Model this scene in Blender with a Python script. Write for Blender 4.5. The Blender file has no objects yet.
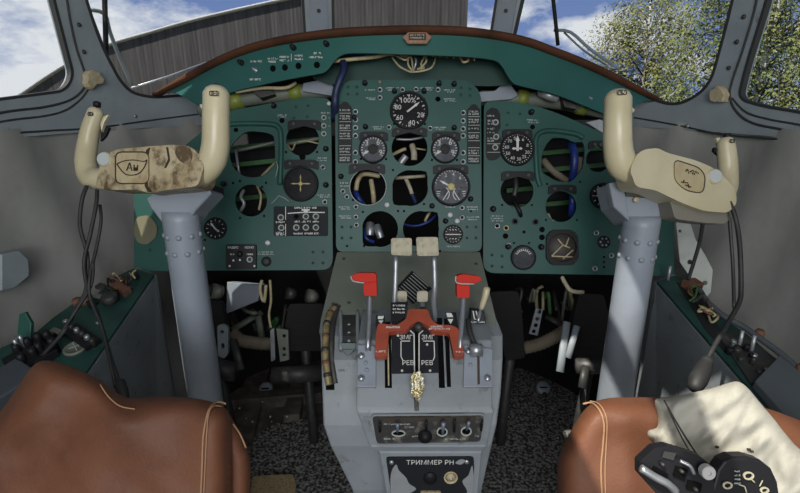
import bpy, bmesh, math, random
from mathutils import Vector as V, Matrix
from mathutils.geometry import delaunay_2d_cdt
random.seed(7)
S = bpy.context.scene; COL = S.collection
FL = 480.0; H = 1.15; PITCH = math.radians(17)
CX, CY = 400.0, 246.5
FW = V((0, math.cos(PITCH), -math.sin(PITCH))); UP = V((0, math.sin(PITCH), math.cos(PITCH))); RT = V((1, 0, 0))
EYE = V((0, 0, H))
def ray(px, py): return RT*((px-CX)/FL) + UP*((CY-py)/FL) + FW
def P(px, py, d): return EYE + ray(px, py)*d
def at_z(px, py, z=0.0):
    r = ray(px, py); return EYE + r*((z-H)/r.z)
def at_y(px, py, y):
    r = ray(px, py); return EYE + r*(y/r.y)
def at_x(px, py, x):
    r = ray(px, py); return EYE + r*(x/r.x)
def proj(p):
    q = p-EYE; d = q.dot(FW); return (CX+q.dot(RT)/d*FL, CY-q.dot(UP)/d*FL)

# ------------------------------------------------------------ materials
MATS = {}
def srgb(r, g, b):
    f = lambda c: (c/255/12.92) if c/255 <= .04045 else ((c/255+.055)/1.055)**2.4
    return (f(r), f(g), f(b), 1)
def mat(name, c, rough=.5, metal=0, c2=None, scale=8, lo=.45, hi=.7, bump=0, bscale=60, emit=0, stretch=None, spec=.5, dirt=None, dscale=20, dlo=.6, dhi=.7):
    if name in MATS: return MATS[name]
    m = bpy.data.materials.new(name); m.use_nodes = True; nt = m.node_tree; N = nt.nodes; L = nt.links
    b = N['Principled BSDF']; b.inputs['Roughness'].default_value = rough; b.inputs['Metallic'].default_value = metal
    b.inputs['Specular IOR Level'].default_value = spec
    b.inputs['Base Color'].default_value = c
    tc = N.new('ShaderNodeTexCoord'); mp = N.new('ShaderNodeMapping'); L.new(tc.outputs['Object'], mp.inputs[0])
    if stretch: mp.inputs['Scale'].default_value = stretch
    out = None
    if c2:
        n = N.new('ShaderNodeTexNoise'); n.inputs['Scale'].default_value = scale; n.inputs['Detail'].default_value = 8
        L.new(mp.outputs[0], n.inputs[0])
        r = N.new('ShaderNodeValToRGB'); r.color_ramp.elements[0].position = lo; r.color_ramp.elements[1].position = hi
        r.color_ramp.elements[0].color = c; r.color_ramp.elements[1].color = c2
        L.new(n.outputs[0], r.inputs[0]); out = r.outputs[0]
    if dirt:
        n = N.new('ShaderNodeTexNoise'); n.inputs['Scale'].default_value = dscale; n.inputs['Detail'].default_value = 10; n.inputs['Roughness'].default_value = .7
        L.new(mp.outputs[0], n.inputs[0])
        r = N.new('ShaderNodeValToRGB'); r.color_ramp.elements[0].position = dlo; r.color_ramp.elements[1].position = dhi
        r.color_ramp.elements[0].color = (0, 0, 0, 1); r.color_ramp.elements[1].color = (1, 1, 1, 1)
        L.new(n.outputs[0], r.inputs[0])
        mx = N.new('ShaderNodeMixRGB'); L.new(r.outputs[0], mx.inputs[0]); mx.inputs[2].default_value = dirt
        if out: L.new(out, mx.inputs[1])
        else: mx.inputs[1].default_value = c
        out = mx.outputs[0]
    if out: L.new(out, b.inputs['Base Color'])
    if bump:
        n = N.new('ShaderNodeTexNoise'); n.inputs['Scale'].default_value = bscale; n.inputs['Detail'].default_value = 6
        L.new(mp.outputs[0], n.inputs[0])
        bp = N.new('ShaderNodeBump'); bp.inputs['Strength'].default_value = bump; bp.inputs['Distance'].default_value = .01
        L.new(n.outputs[0], bp.inputs['Height']); L.new(bp.outputs[0], b.inputs['Normal'])
    if emit:
        b.inputs['Emission Color'].default_value = c; b.inputs['Emission Strength'].default_value = emit
    MATS[name] = m; return m
TEAL = mat('teal_paint', (.020, .082, .066, 1), .45, 0, (.014, .062, .050, 1), 6, .35, .75, .03, 300, dirt=(.05, .12, .10, 1), dscale=45, dlo=.68, dhi=.78, spec=.35)
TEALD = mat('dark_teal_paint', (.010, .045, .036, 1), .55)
HOOD = mat('hood_teal_paint', (.026, .112, .096, 1), .5, 0, (.020, .088, .074, 1), 4, .4, .7, spec=.35)
BROWN = mat('brown_leather_trim', (.085, .034, .017, 1), .8, 0, (.04, .018, .010, 1), 9, .4, .7, .25, 160, spec=.2)
LEATHER = mat('tan_leather', (.17, .067, .033, 1), .55, 0, (.10, .038, .020, 1), 5, .35, .75, .10, 260, dirt=(.075, .03, .018, 1), dscale=6, dlo=.5, dhi=.8, spec=.3)
STITCH = mat('pale_piping', (.34, .19, .10, 1), .7)
GREYP = mat('grey_blue_paint', (.30, .34, .36, 1), .5, 0, (.23, .265, .285, 1), 7, .4, .7, .05, 40, dirt=(.10, .11, .11, 1), dscale=25, dlo=.62, dhi=.78)
COLM = mat('column_grey_paint', (.25, .28, .32, 1), .42, 0, (.20, .225, .255, 1), 9, .45, .7, .04, 50, dirt=(.16, .16, .16, 1), dscale=40, dlo=.68, dhi=.76)
CONS = mat('console_grey_paint', (.235, .26, .275, 1), .45, 0, (.18, .20, .21, 1), 8, .4, .7, .05, 60, dirt=(.09, .085, .07, 1), dscale=24, dlo=.57, dhi=.72)
OLIVE = mat('worn_olive_paint', (.14, .155, .125, 1), .5, 0, (.20, .21, .175, 1), 7, .45, .7, .06, 80, dirt=(.06, .06, .045, 1), dscale=22, dlo=.6, dhi=.75)
LINING = mat('grey_lining', (.33, .33, .305, 1), .85, 0, (.25, .25, .23, 1), 2.5, .35, .7, .35, 9, dirt=(.12, .12, .10, 1), dscale=3, dlo=.6, dhi=.9)
CREAM = mat('cream_plastic', (.56, .50, .33, 1), .3, 0, (.48, .42, .26, 1), 12, .4, .7, dirt=(.30, .23, .13, 1), dscale=34, dlo=.66, dhi=.74)
CREAMD = mat('dirty_cream_plastic', (.50, .42, .27, 1), .4, 0, (.36, .28, .16, 1), 18, .4, .65, .1, 90, dirt=(.10, .065, .03, 1), dscale=26, dlo=.47, dhi=.62)
BLACK = mat('black_enamel', (.011, .011, .013, 1), .5, spec=.25)
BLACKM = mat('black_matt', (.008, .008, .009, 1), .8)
HOLE = mat('hole_dark', (.003, .003, .003, 1), .9, spec=.1)
DARK = mat('dark_metal', (.045, .045, .043, 1), .5, .3, (.09, .085, .075, 1), 30, .5, .7)
RUBBER = mat('black_rubber', (.018, .018, .018, 1), .6, 0, (.03, .03, .03, 1), 40)
STEEL = mat('steel', (.42, .44, .46, 1), .35, .7, (.25, .26, .27, 1), 30, .45, .7)
WHITE = mat('white_marking', (.62, .62, .58, 1), .6)
PALE = mat('pale_marking', (.38, .42, .38, 1), .6)
PINK = mat('red_mark', (.45, .20, .20, 1), .6)
DIAL = mat('dial_black', (.013, .014, .017, 1), .6, spec=.2)
DIALG = mat('dial_grey', (.085, .095, .12, 1), .5)
YEL = mat('brass_yellow', (.45, .38, .13, 1), .5)
RED = mat('red_lever_paint', (.50, .022, .010, 1), .6, spec=.2, dirt=(.30, .02, .01, 1), dscale=60, dlo=.6, dhi=.7)
REDB = mat('rusty_red_paint', (.36, .07, .035, 1), .42, 0, (.27, .055, .03, 1), 30, .4, .7, dirt=(.14, .06, .04, 1), dscale=70, dlo=.66, dhi=.74)
IVORY = mat('worn_ivory', (.42, .38, .27, 1), .6, 0, (.28, .25, .17, 1), 70, .45, .7)
GOLD = mat('gold_foil', (.75, .62, .30, 1), .3, .8, (.9, .85, .65, 1), 60, .4, .6, .8, 120)
BLUEW = mat('blue_cable_sleeve', (.012, .03, .16, 1), .4, 0, (.02, .05, .30, 1), 60)
NAVY = mat('navy_cable_sleeve', (.010, .018, .06, 1), .5)
TANW = mat('tan_wires', (.42, .37, .22, 1), .6, 0, (.30, .25, .14, 1), 80)
YGRN = mat('yellow_green_paint', (.20, .24, .04, 1), .5, 0, (.13, .17, .03, 1), 20)
GRNS = mat('green_primer', (.05, .15, .045, 1), .6, 0, (.03, .09, .03, 1), 30)
HOSE = mat('tan_hose', (.20, .17, .12, 1), .8, 0, (.12, .10, .07, 1), 20)
CLOTH = mat('cream_cloth', (.36, .345, .29, 1), .9, 0, (.29, .28, .235, 1), 6, .4, .7, .15, 500)
BURLAP = mat('tan_burlap', (.42, .32, .17, 1), .9, 0, (.2, .14, .07, 1), 200, bump=.3, bscale=400)
ALU = mat('bare_aluminium', (.42, .44, .45, 1), .4, .5, (.30, .31, .32, 1), 12)
BIRCHB = mat('birch_bark', (.6, .58, .53, 1), .8, 0, (.06, .05, .05, 1), 3, .55, .62, stretch=(2, 2, 6))
SEAL = mat('dark_seal', (.03, .03, .03, 1), .7)
FOAM = mat('beige_foam', (.46, .39, .25, 1), .85, 0, (.33, .27, .16, 1), 40, bump=.3, bscale=80)
BADGE = mat('aged_badge', (.48, .40, .24, 1), .4, 0, (.36, .28, .16, 1), 40, .45, .65, dirt=(.08, .05, .025, 1), dscale=90, dlo=.62, dhi=.68)
GROOVE = mat('grime_groove', (.035, .022, .012, 1), .8)
PLATEW = mat('worn_placard', (.02, .02, .025, 1), .5, 0, (.40, .42, .44, 1), 14, .60, .62)
PANW = mat('worn_switch_panel', (.03, .028, .026, 1), .5, 0, (.17, .15, .12, 1), 45, .52, .7)
RUST = mat('rusty_debris', (.16, .07, .04, 1), .8, 0, (.06, .04, .03, 1), 50)
def glassmat(name, tint, amt, rough=.03):
    m = bpy.data.materials.new(name); m.use_nodes = True; N = m.node_tree.nodes; L = m.node_tree.links
    N.remove(N['Principled BSDF']); o = N['Material Output']
    t = N.new('ShaderNodeBsdfTransparent'); t.inputs[0].default_value = tint
    g = N.new('ShaderNodeBsdfGlossy'); g.inputs['Roughness'].default_value = rough
    mx = N.new('ShaderNodeMixShader'); mx.inputs[0].default_value = amt
    L.new(t.outputs[0], mx.inputs[1]); L.new(g.outputs[0], mx.inputs[2]); L.new(mx.outputs[0], o.inputs[0])
    MATS[name] = m; return m
GLASS = glassmat('window_glass', (.97, .98, .98, 1), .03)
DGLASS = glassmat('dial_glass', (.98, .98, .98, 1), .004, .3)
# carpet with pale specks
def carpet():
    m = mat('speckled_carpet', (.03, .03, .03, 1), .95, 0, (.34, .33, .30, 1), 105, .42, .62, 1.0, 170, dirt=(.4, .39, .35, 1), dscale=170, dlo=.68, dhi=.72)
    return m
CARPET = carpet()
FLOORM = mat('dark_floor', (.075, .07, .06, 1), .8, 0, (.16, .15, .13, 1), 20, .45, .7, .4, 60)
def ribbed(name, c, c2, sc, axis='Z'):
    m = bpy.data.materials.new(name); m.use_nodes = True; N = m.node_tree.nodes; L = m.node_tree.links; b = N['Principled BSDF']
    tc = N.new('ShaderNodeTexCoord'); w = N.new('ShaderNodeTexWave'); w.bands_direction = axis; w.inputs['Scale'].default_value = sc; w.inputs['Distortion'].default_value = .3
    L.new(tc.outputs['Object'], w.inputs[0]); r = N.new('ShaderNodeValToRGB'); r.color_ramp.elements[0].color = c; r.color_ramp.elements[1].color = c2
    L.new(w.outputs[0], r.inputs[0]); L.new(r.outputs[0], b.inputs['Base Color']); b.inputs['Roughness'].default_value = .7
    bp = N.new('ShaderNodeBump'); bp.inputs['Strength'].default_value = .6; bp.inputs['Distance'].default_value = .005
    L.new(w.outputs[0], bp.inputs['Height']); L.new(bp.outputs[0], b.inputs['Normal']); MATS[name] = m; return m
RIB = ribbed('ribbed_rubber', (.012, .012, .012, 1), (.028, .027, .026, 1), 90, 'Z')

# ------------------------------------------------------------ mesh builder
class MB:
    def __init__(s): s.v = []; s.f = []; s.m = []; s.s = []; s.mats = []
    def mi(s, m):
        if m not in s.mats: s.mats.append(m)
        return s.mats.index(m)
    def add(s, vs, fs, m, smooth=False):
        b = len(s.v); i = s.mi(m); s.v += [V(v) for v in vs]
        for f in fs: s.f.append(tuple(b+k for k in f)); s.m.append(i); s.s.append(smooth)
        return s
    def tube(s, pts, r, m, seg=10, cap=True, flat=None):
        pts = [V(p) for p in pts]; n = len(pts); rs = r if isinstance(r, list) else [r]*n
        vs = []; prev = None
        for i, p in enumerate(pts):
            t = (pts[min(i+1, n-1)]-pts[max(i-1, 0)])
            t = t.normalized() if t.length > 1e-9 else V((0, 0, 1))
            if flat is not None: a = V(flat)
            elif prev is not None: a = prev
            else: a = V((0, 0, 1)) if abs(t.z) < .9 else V((1, 0, 0))
            u = a - t*a.dot(t)
            if u.length < 1e-6: u = t.orthogonal()
            u.normalize(); w = t.cross(u); prev = u
            ri = rs[i]; r1, r2 = ri if isinstance(ri, tuple) else (ri, ri)
            for k in range(seg):
                an = 2*math.pi*k/seg; vs.append(p + w*(math.cos(an)*r1) + u*(math.sin(an)*r2))
        fs = [(i*seg+k, i*seg+(k+1) % seg, (i+1)*seg+(k+1) % seg, (i+1)*seg+k) for i in range(n-1) for k in range(seg)]
        if cap: fs += [tuple(range(seg))[::-1], tuple((n-1)*seg+k for k in range(seg))]
        return s.add(vs, fs, m, True)
    def box(s, o, X, Y, Z, m):   # o corner centre, half vectors
        vs = [o+X*a+Y*b+Z*c for a in (-1, 1) for b in (-1, 1) for c in (-1, 1)]
        return s.add(vs, [(0, 1, 3, 2), (4, 6, 7, 5), (0, 4, 5, 1), (2, 3, 7, 6), (0, 2, 6, 4), (1, 5, 7, 3)], m)
    def lathe(s, o, X, Y, Nn, prof, m, seg=28, smooth=True):  # prof: (r, h) in metres
        vs = []
        for r, h in prof:
            for k in range(seg):
                a = 2*math.pi*k/seg; vs.append(o + X*(math.cos(a)*r) + Y*(math.sin(a)*r) + Nn*h)
        fs = [(i*seg+k, i*seg+(k+1) % seg, (i+1)*seg+(k+1) % seg, (i+1)*seg+k) for i in range(len(prof)-1) for k in range(seg)]
        if prof[0][0] > 1e-5: fs.append(tuple(range(seg))[::-1])
        if prof[-1][0] > 1e-5: fs.append(tuple((len(prof)-1)*seg+k for k in range(seg)))
        return s.add(vs, fs, m, smooth)
    def build(s, name, parent=None, bevel=0, bseg=2, sub=0, solid=0, soffset=-1, label=None, autos=True):
        me = bpy.data.meshes.new(name)
        lo = V((min(v.x for v in s.v), min(v.y for v in s.v), min(v.z for v in s.v))); hi = V((max(v.x for v in s.v), max(v.y for v in s.v), max(v.z for v in s.v)))
        c = V(((lo.x+hi.x)/2, (lo.y+hi.y)/2, lo.z))
        me.from_pydata([v-c for v in s.v], [], s.f)
        for m in s.mats: me.materials.append(m)
        for p, i, sm in zip(me.polygons, s.m, s.s): p.material_index = i; p.use_smooth = sm
        bm = bmesh.new(); bm.from_mesh(me); bmesh.ops.recalc_face_normals(bm, faces=bm.faces[:]); bm.to_mesh(me); bm.free()
        o = bpy.data.objects.new(name, me); COL.objects.link(o)
        o.location = c
        if parent is not None: sub_of(o, parent)
        if sub: md = o.modifiers.new('sub', 'SUBSURF'); md.levels = sub; md.render_levels = sub
        if solid: md = o.modifiers.new('solid', 'SOLIDIFY'); md.thickness = solid; md.offset = soffset
        if bevel: md = o.modifiers.new('bev', 'BEVEL'); md.width = bevel; md.segments = bseg; md.limit_method = 'ANGLE'; md.angle_limit = math.radians(35); md.harden_normals = False
        if label: o['label'] = label
        return o
def thing(name, label, cat, group=None):
    o = bpy.data.objects.new(name, None); COL.objects.link(o); o.empty_display_size = .05
    o['label'] = label; o['category'] = cat
    if group: o['group'] = group
    return o
def tag(o, label, cat, group=None, kind=None):
    if kind: o['kind'] = kind
    if label: o['label'] = label
    if cat: o['category'] = cat
    if group: o['group'] = group
    return o
def struct(o, label=None):
    o['kind'] = 'structure'
    if label: o['label'] = label
    return o
def finalize():
    """roots without a place get one: base centre of what they carry"""
    def world(o): return V(o.location) if o.parent is None else world(o.parent)+V(o.location)
    for r in [o for o in COL.objects if o.type == 'EMPTY' and o.parent is None]:
        ch = [c for c in COL.objects if c.parent == r]
        pts = []
        def rec(o, base):
            w = base+V(o.location)
            if o.type == 'MESH':
                for v in o.data.vertices: pts.append(w+v.co)
            for c in COL.objects:
                if c.parent == o: rec(c, w)
        for c in ch: rec(c, V((0, 0, 0)))
        if not pts: continue
        c0 = V(((min(p.x for p in pts)+max(p.x for p in pts))/2, (min(p.y for p in pts)+max(p.y for p in pts))/2, min(p.z for p in pts)))
        r.location = c0
        for c in ch: c.location = V(c.location)-c0
def sub_of(child, par):  # reparent a part built in world coordinates below another part
    def world(o): return V(o.location) if o.parent is None else world(o.parent)+V(o.location)
    w = V(child.location); child.parent = par; child.location = w-world(par)

# ------------------------------------------------------------ 2-D shapes
def smooth_poly(pts, n=4, closed=True):
    out = []; N = len(pts)
    for i in range(N if closed else N-1):
        p0, p1, p2, p3 = [pts[(i+k) % N] if closed else pts[max(0, min(N-1, i+k))] for k in (-1, 0, 1, 2)]
        for j in range(n):
            t = j/n
            out.append(tuple(.5*((2*b)+(-a+c)*t+(2*a-5*b+4*c-d)*t*t+(-a+3*b-3*c+d)*t**3) for a, b, c, d in zip(p0, p1, p2, p3)))
    if not closed: out.append(tuple(pts[-1]))
    return out
def round_poly(pts, r, n=5):
    out = []; N = len(pts)
    for i in range(N):
        a, b, c = V(pts[i-1][:2]), V(pts[i][:2]), V(pts[(i+1) % N][:2])
        ri = pts[i][2] if len(pts[i]) > 2 else r
        d1 = (a-b); d2 = (c-b); k = min(ri, d1.length*.49, d2.length*.49)
        if k < .01: out.append(tuple(b)); continue
        s, e = b+d1.normalized()*k, b+d2.normalized()*k
        for j in range(n+1):
            t = j/n; q = s*(1-t)**2+b*2*t*(1-t)+e*t*t; out.append((q.x, q.y))
    return out
def rrect(x0, y0, x1, y1, r=3, n=4): return round_poly([(x0, y0), (x1, y0), (x1, y1), (x0, y1)], r, n)
def circ(x, y, r, n=28, ry=None): return [(x+r*math.cos(2*math.pi*k/n), y+(ry or r)*math.sin(2*math.pi*k/n)) for k in range(n)]
def dens(poly, step):
    out = []
    for i in range(len(poly)):
        a, b = V(poly[i][:2]), V(poly[(i+1) % len(poly)][:2]); k = max(1, int((b-a).length/step))
        for j in range(k): q = a.lerp(b, j/k); out.append((q.x, q.y))
    return out
def inside(p, poly):
    x, y = p; c = False; j = len(poly)-1
    for i in range(len(poly)):
        xi, yi = poly[i][:2]; xj, yj = poly[j][:2]
        if (yi > y) != (yj > y) and x < (xj-xi)*(y-yi)/(yj-yi)+xi: c = not c
        j = i
    return c
def cdt(outer, holes=(), grid=None, gridpts=None):
    loops = [outer]+list(holes); vs = []; es = []
    for lp in loops:
        b = len(vs); vs += [V((p[0], p[1])) for p in lp]; es += [(b+i, b+(i+1) % len(lp)) for i in range(len(lp))]
    if grid or gridpts:
        if gridpts is None:
            x0 = min(p[0] for p in outer); x1 = max(p[0] for p in outer); y0 = min(p[1] for p in outer); y1 = max(p[1] for p in outer)
            gridpts = [(x0+i*grid, y0+j*grid) for i in range(1, int((x1-x0)/grid)+1) for j in range(1, int((y1-y0)/grid)+1)]
        g2 = (grid or 6)*.35
        for p in gridpts:
            if inside(p, outer) and not any(inside(p, h) for h in holes):
                vs.append(V(p))
    r = delaunay_2d_cdt(vs, es, [], 0, 1e-5)
    rv, re, rf = r[0], r[1], r[2]
    fs = []
    for f in rf:
        c = sum((rv[k] for k in f), V((0, 0)))/len(f)
        if inside(c, outer) and not any(inside(c, h) for h in holes): fs.append(tuple(f))
    used = sorted({k for f in fs for k in f}); mp = {k: i for i, k in enumerate(used)}
    return [(rv[k].x, rv[k].y) for k in used], [tuple(mp[k] for k in f) for f in fs]
def slab(mb, outer, fn, thick, m, holes=(), grid=None, sidem=None, smooth=False):
    """fn(px,py)->world point of the near face; thick = vector to the far face"""
    vs, fs = cdt(outer, holes, grid)
    fr = [fn(x, y) for x, y in vs]; n = len(fr)
    T = thick if callable(thick) else (lambda x, y: thick)
    bk = [p+T(x, y) for p, (x, y) in zip(fr, vs)]
    cnt = {}
    for f in fs:
        for i in range(len(f)):
            a, b = f[i], f[(i+1) % len(f)]; k = (min(a, b), max(a, b)); cnt[k] = cnt.get(k, []) + [(a, b)]
    side = [(e[0][1], e[0][0], e[0][0]+n, e[0][1]+n) for e in cnt.values() if len(e) == 1]
    mb.add(fr+bk, fs+[tuple(k+n for k in f[::-1]) for f in fs]+side, m, smooth)
    return mb

# ------------------------------------------------------------ planes in the world
class Pl:
    def __init__(s, p0, p1=None, p2=None, d=None):
        if d is not None: s.o = P(CX, CY, d); s.X = RT.copy(); s.N = -FW; s.Y = UP.copy()
        else:
            s.o = p0; n = (p1-p0).cross(p2-p0).normalized()
            if n.dot(EYE-p0) < 0: n = -n
            s.N = n; s.X = (RT-n*RT.dot(n)).normalized(); s.Y = n.cross(s.X)
            if s.Y.dot(UP) < 0: s.Y = -s.Y
    def pt(s, px, py, out=0):
        r = ray(px, py); t = (s.o-EYE).dot(s.N)/r.dot(s.N); return EYE+r*t+s.N*out
    def sc(s, px, py):
        r = ray(px, py); return (s.o-EYE).dot(s.N)/r.dot(s.N)/FL
    def fn(s, out=0): return lambda x, y: s.pt(x, y, out)
    def slab(s, mb, outer, out, thick, m, holes=(), grid=None): return slab(mb, outer, s.fn(out), -s.N*thick, m, holes, grid)
    def lathe(s, mb, px, py, prof, m, seg=28, out=0, smooth=True):  # prof radii in px, heights m
        k = s.sc(px, py); return mb.lathe(s.pt(px, py, out), s.X, s.Y, s.N, [(r*k, h) for r, h in prof], m, seg, smooth)
    def line(s, mb, x0, y0, x1, y1, w, m, out=.001, th=.0006):  # stroke as thin raised bar
        a, b = s.pt(x0, y0, out), s.pt(x1, y1, out); k = s.sc(x0, y0); d = (b-a)
        if d.length < 1e-7: return
        t = d.normalized(); q = s.N.cross(t)
        mb.box((a+b)/2, d/2, q*(w*k/2), s.N*(th/2), m)
    def rel(s, mb, px, py, a0, r0, a1, r1, w, m, out=.001, th=.0006):  # stroke in polar px about a centre (angle deg clockwise from up)
        k = s.sc(px, py); o = s.pt(px, py, out)
        f = lambda a, r: o+s.X*(math.sin(math.radians(a))*r*k)+s.Y*(math.cos(math.radians(a))*r*k)
        A, B = f(a0, r0), f(a1, r1); d = B-A; t = d.normalized(); q = s.N.cross(t)
        mb.box((A+B)/2, d/2, q*(w*k/2), s.N*(th/2), m)
    def text(s, body, px, py, size, m, parent, out=.0012, rot=0, name='lettering', wide=1.0):
        cu = bpy.data.curves.new('t', 'FONT'); cu.body = body; cu.align_x = 'CENTER'; cu.align_y = 'CENTER'; cu.size = 1; cu.extrude = .02; cu.resolution_u = 2
        ob = bpy.data.objects.new('t', cu); COL.objects.link(ob)
        dg = bpy.context.evaluated_depsgraph_get(); me = ob.evaluated_get(dg).to_mesh()
        k = s.sc(px, py)*size; o = s.pt(px, py, out); c, sn = math.cos(math.radians(rot)), math.sin(math.radians(rot))
        vs = [o+s.X*((v.co.x*wide*c-v.co.y*sn)*k)+s.Y*((v.co.x*wide*sn+v.co.y*c)*k)+s.N*(v.co.z*k) for v in me.vertices]
        fs = [tuple(p.vertices) for p in me.polygons]
        ob.evaluated_get(dg).to_mesh_clear(); bpy.data.objects.remove(ob); bpy.data.curves.remove(cu)
        if not vs: return None
        mb = MB(); mb.add(vs, fs, m); o2 = mb.build(name)
        if parent is not None: sub_of(o2, parent)
        return o2
def spl(pts, n=5): return [V(p) for p in smooth_poly([tuple(p) for p in pts], n, closed=False)]
def PP(lst, n=5): return spl([P(*a) for a in lst], n)
# ============================================================ SHELL OF THE COCKPIT
SEAMZ = 1.065
def ha(z): return .985 - .10*max(0, z-1.15)
def hb(z): return 2.05 - .30*max(0, z-1.05)
def hull_in(p):
    if p.z > 1.74 or p.z < -.2: return False
    return (abs(p.x)/ha(p.z))**3 + (max(p.y, 0)/hb(p.z))**3 < 1
def hull(px, py, inset=0):
    r = ray(px, py); lo, hi = .1, 6
    for _ in range(34):
        m = (lo+hi)/2
        if hull_in(EYE+r*m): lo = m
        else: hi = m
    p = EYE+r*lo
    if inset: p = p - hdir(p)*inset
    return p
def hdir(p):
    n = V((math.copysign((abs(p.x)/.985)**2/.985, p.x), (max(p.y, 0)/2.05)**2/2.05, 0)); return n.normalized()
def plan(th, z, k=1.0):
    c, s = math.cos(th), math.sin(th)
    return V((math.copysign(abs(c)**(2/3), c)*ha(z)*k, abs(s)**(2/3)*hb(z)*k, z))
# floor
mb = MB(); mb.box(V((0, .45, -.03)), V((1.15, 0, 0)), V((0, 1.75, 0)), V((0, 0, .03)), FLOORM)
struct(mb.build('floor'))
# lower linings, padded cloth over the side walls
def lining(name, t0, t1, sgn):
    mb = MB(); NU, NV = 60, 26; vs = []
    for j in range(NV+1):
        z = -.0 + (SEAMZ+.02)*j/NV
        for i in range(NU+1):
            u = i/NU
            if u < .3:   # straight run aft
                y = -1.1+1.1*(u/.3); p = V((sgn*.985, y, z))
            else:
                th = (u-.3)/.7*(math.radians(t1)); p = plan(th, z); p.x *= sgn
            bul = .012*math.sin(y*9 if u < .3 else u*37)*math.sin(z*7+u*11) + .006*math.sin(u*90+z*13)
            p = p - hdir(p)*(bul+.006)
            vs.append(p)
    n = len(vs); W = NU+1
    fs = [(j*W+i, j*W+i+1, (j+1)*W+i+1, (j+1)*W+i) for j in range(NV) for i in range(NU)]
    out = [p+hdir(p)*.05 for p in vs]
    fo = [tuple(k+n for k in f[::-1]) for f in fs]
    mb.add(vs+out, fs+fo, LINING, True)
    o = mb.build(name); return struct(o, 'grey cloth-padded side wall of the cockpit')
lining('wall_left', 0, 66, -1); lining('wall_right', 0, 66, 1)
# forward bulkhead below the windscreen
mb = MB(); vs = []
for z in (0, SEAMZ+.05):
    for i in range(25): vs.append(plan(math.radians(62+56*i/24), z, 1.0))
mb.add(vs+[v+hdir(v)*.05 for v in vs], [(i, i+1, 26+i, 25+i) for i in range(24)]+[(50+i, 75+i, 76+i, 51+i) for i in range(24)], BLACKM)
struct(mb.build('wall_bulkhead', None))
mb = MB(); vs = []  # black sheet added over the lining to make the footwell dark
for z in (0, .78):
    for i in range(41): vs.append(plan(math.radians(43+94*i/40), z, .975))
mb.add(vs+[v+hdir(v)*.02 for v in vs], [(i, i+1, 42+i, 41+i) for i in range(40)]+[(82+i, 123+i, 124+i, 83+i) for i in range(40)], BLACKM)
struct(mb.build('footwell_dark_sheet', None))
# window surround: one painted shell with the five openings
WA = round_poly([(-16, -30, 6), (42, -30, 6), (50, 0, 60), (70, 76, 14), (61, 91, 12), (-16, 101, 8)], 5, 6)  # left and upper edges closed in out of view to hold back sun
WB = round_poly([(62, -80, 1), (298, -80, 1), (305, 40, 1), (312, 84, 1), (150, 98, 14), (128, 93, 14), (116, 80, 20), (98, 46, 60), (82, 0, 40)], 5, 6)
WC = round_poly([(331, -80), (510, -80), (497, 0), (484, 80), (334, 80)], 3, 3)
WD = round_poly([(540, -80), (752, -80, 1), (737, 2, 40), (713, 88, 40), (680, 107, 30), (650, 98, 10), (505, 88, 2), (514, 38, 1), (523, 0, 1)], 3, 6)
WE = round_poly([(785, -50, 1), (1080, -50, 1), (1080, 158, 1), (765, 106, 14), (742, 99, 10), (750, 66, 30), (771, 0, 30)], 3, 6)
WINS = [WA, WB, WC, WD, WE]
top = [(x, -205) for x in range(1180, -381, -30)]
bot = []
for i in range(90):
    th = math.radians(180-1-178*i/89); p = plan(th, SEAMZ)
    x, y = proj(p)
    if -380 < x < 1180 and (p-EYE).dot(FW) > .05: bot.append((x, y))
bot = [(-380, bot[0][1]+(-380-bot[0][0])*(bot[1][1]-bot[0][1])/(bot[1][0]-bot[0][0]))]+bot
bot += [(1180, bot[-1][1]+(1180-bot[-1][0])*(bot[-1][1]-bot[-2][1])/(bot[-1][0]-bot[-2][0]))]
mb = MB()
slab(mb, bot+top, lambda x, y: hull(x, y, .012), lambda x, y: hdir(hull(x, y))*.022, GREYP, [dens(w, 14) for w in WINS], 15)
struct(mb.build('wall_front'), 'grey-blue painted window surround of the cockpit')
mb = MB()   # aft side walls and roof
for sx in (-1, 1): mb.box(V((sx*.99, -.25, 1.4)), V((.03, 0, 0)), V((0, .85, 0)), V((0, 0, .36)), GREYP)
slab(mb, [(-1.02, -1.1), (1.02, -1.1), (1.02, 1.28), (-1.02, 1.28)], lambda x, y: V((x, y, 1.752)), V((0, 0, .04)), GREYP,
     [[(-.30, .0), (-.175, .0), (-.115, .32), (-.115, .76), (-.30, .76)], [(-.13, .0), (.11, .0), (.11, .45), (.025, .53), (.025, .76), (-.07, .76), (-.07, .32)]])   # unseen roof openings added to place sun patches; the strip between shades the cloth
struct(mb.build('ceiling'), 'grey painted roof of the cockpit')
names = ['side window with rounded corner at far left', 'left windscreen', 'centre windscreen pane', 'right windscreen', 'side window at far right']
def offs(poly, k):
    cx = sum(p[0] for p in poly)/len(poly); cy = sum(p[1] for p in poly)/len(poly); out = []
    n = len(poly)
    for i in range(n):
        a, b, c = V(poly[i-1][:2]), V(poly[i][:2]), V(poly[(i+1) % n][:2]); d = (c-a)
        if d.length < 1e-6: out.append(tuple(b)); continue
        q = V((d.y, -d.x)).normalized(); out.append((b.x+q.x*k, b.y+q.y*k))
    A = lambda pl: abs(sum(pl[i-1][0]*pl[i][1]-pl[i][0]*pl[i-1][1] for i in range(n)))
    if (A(out) > A(poly)) != (k > 0): return offs(poly, -k) if not getattr(offs, 'r', 0) else out
    return out
def offset(poly, k):
    offs.r = 1; o = offs(poly, k); n = len(poly)
    A = lambda pl: abs(sum(pl[i-1][0]*pl[i][1]-pl[i][0]*pl[i-1][1] for i in range(n)))
    if (A(o) > A(poly)) != (k > 0): o = offs(poly, -k)
    return o
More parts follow.
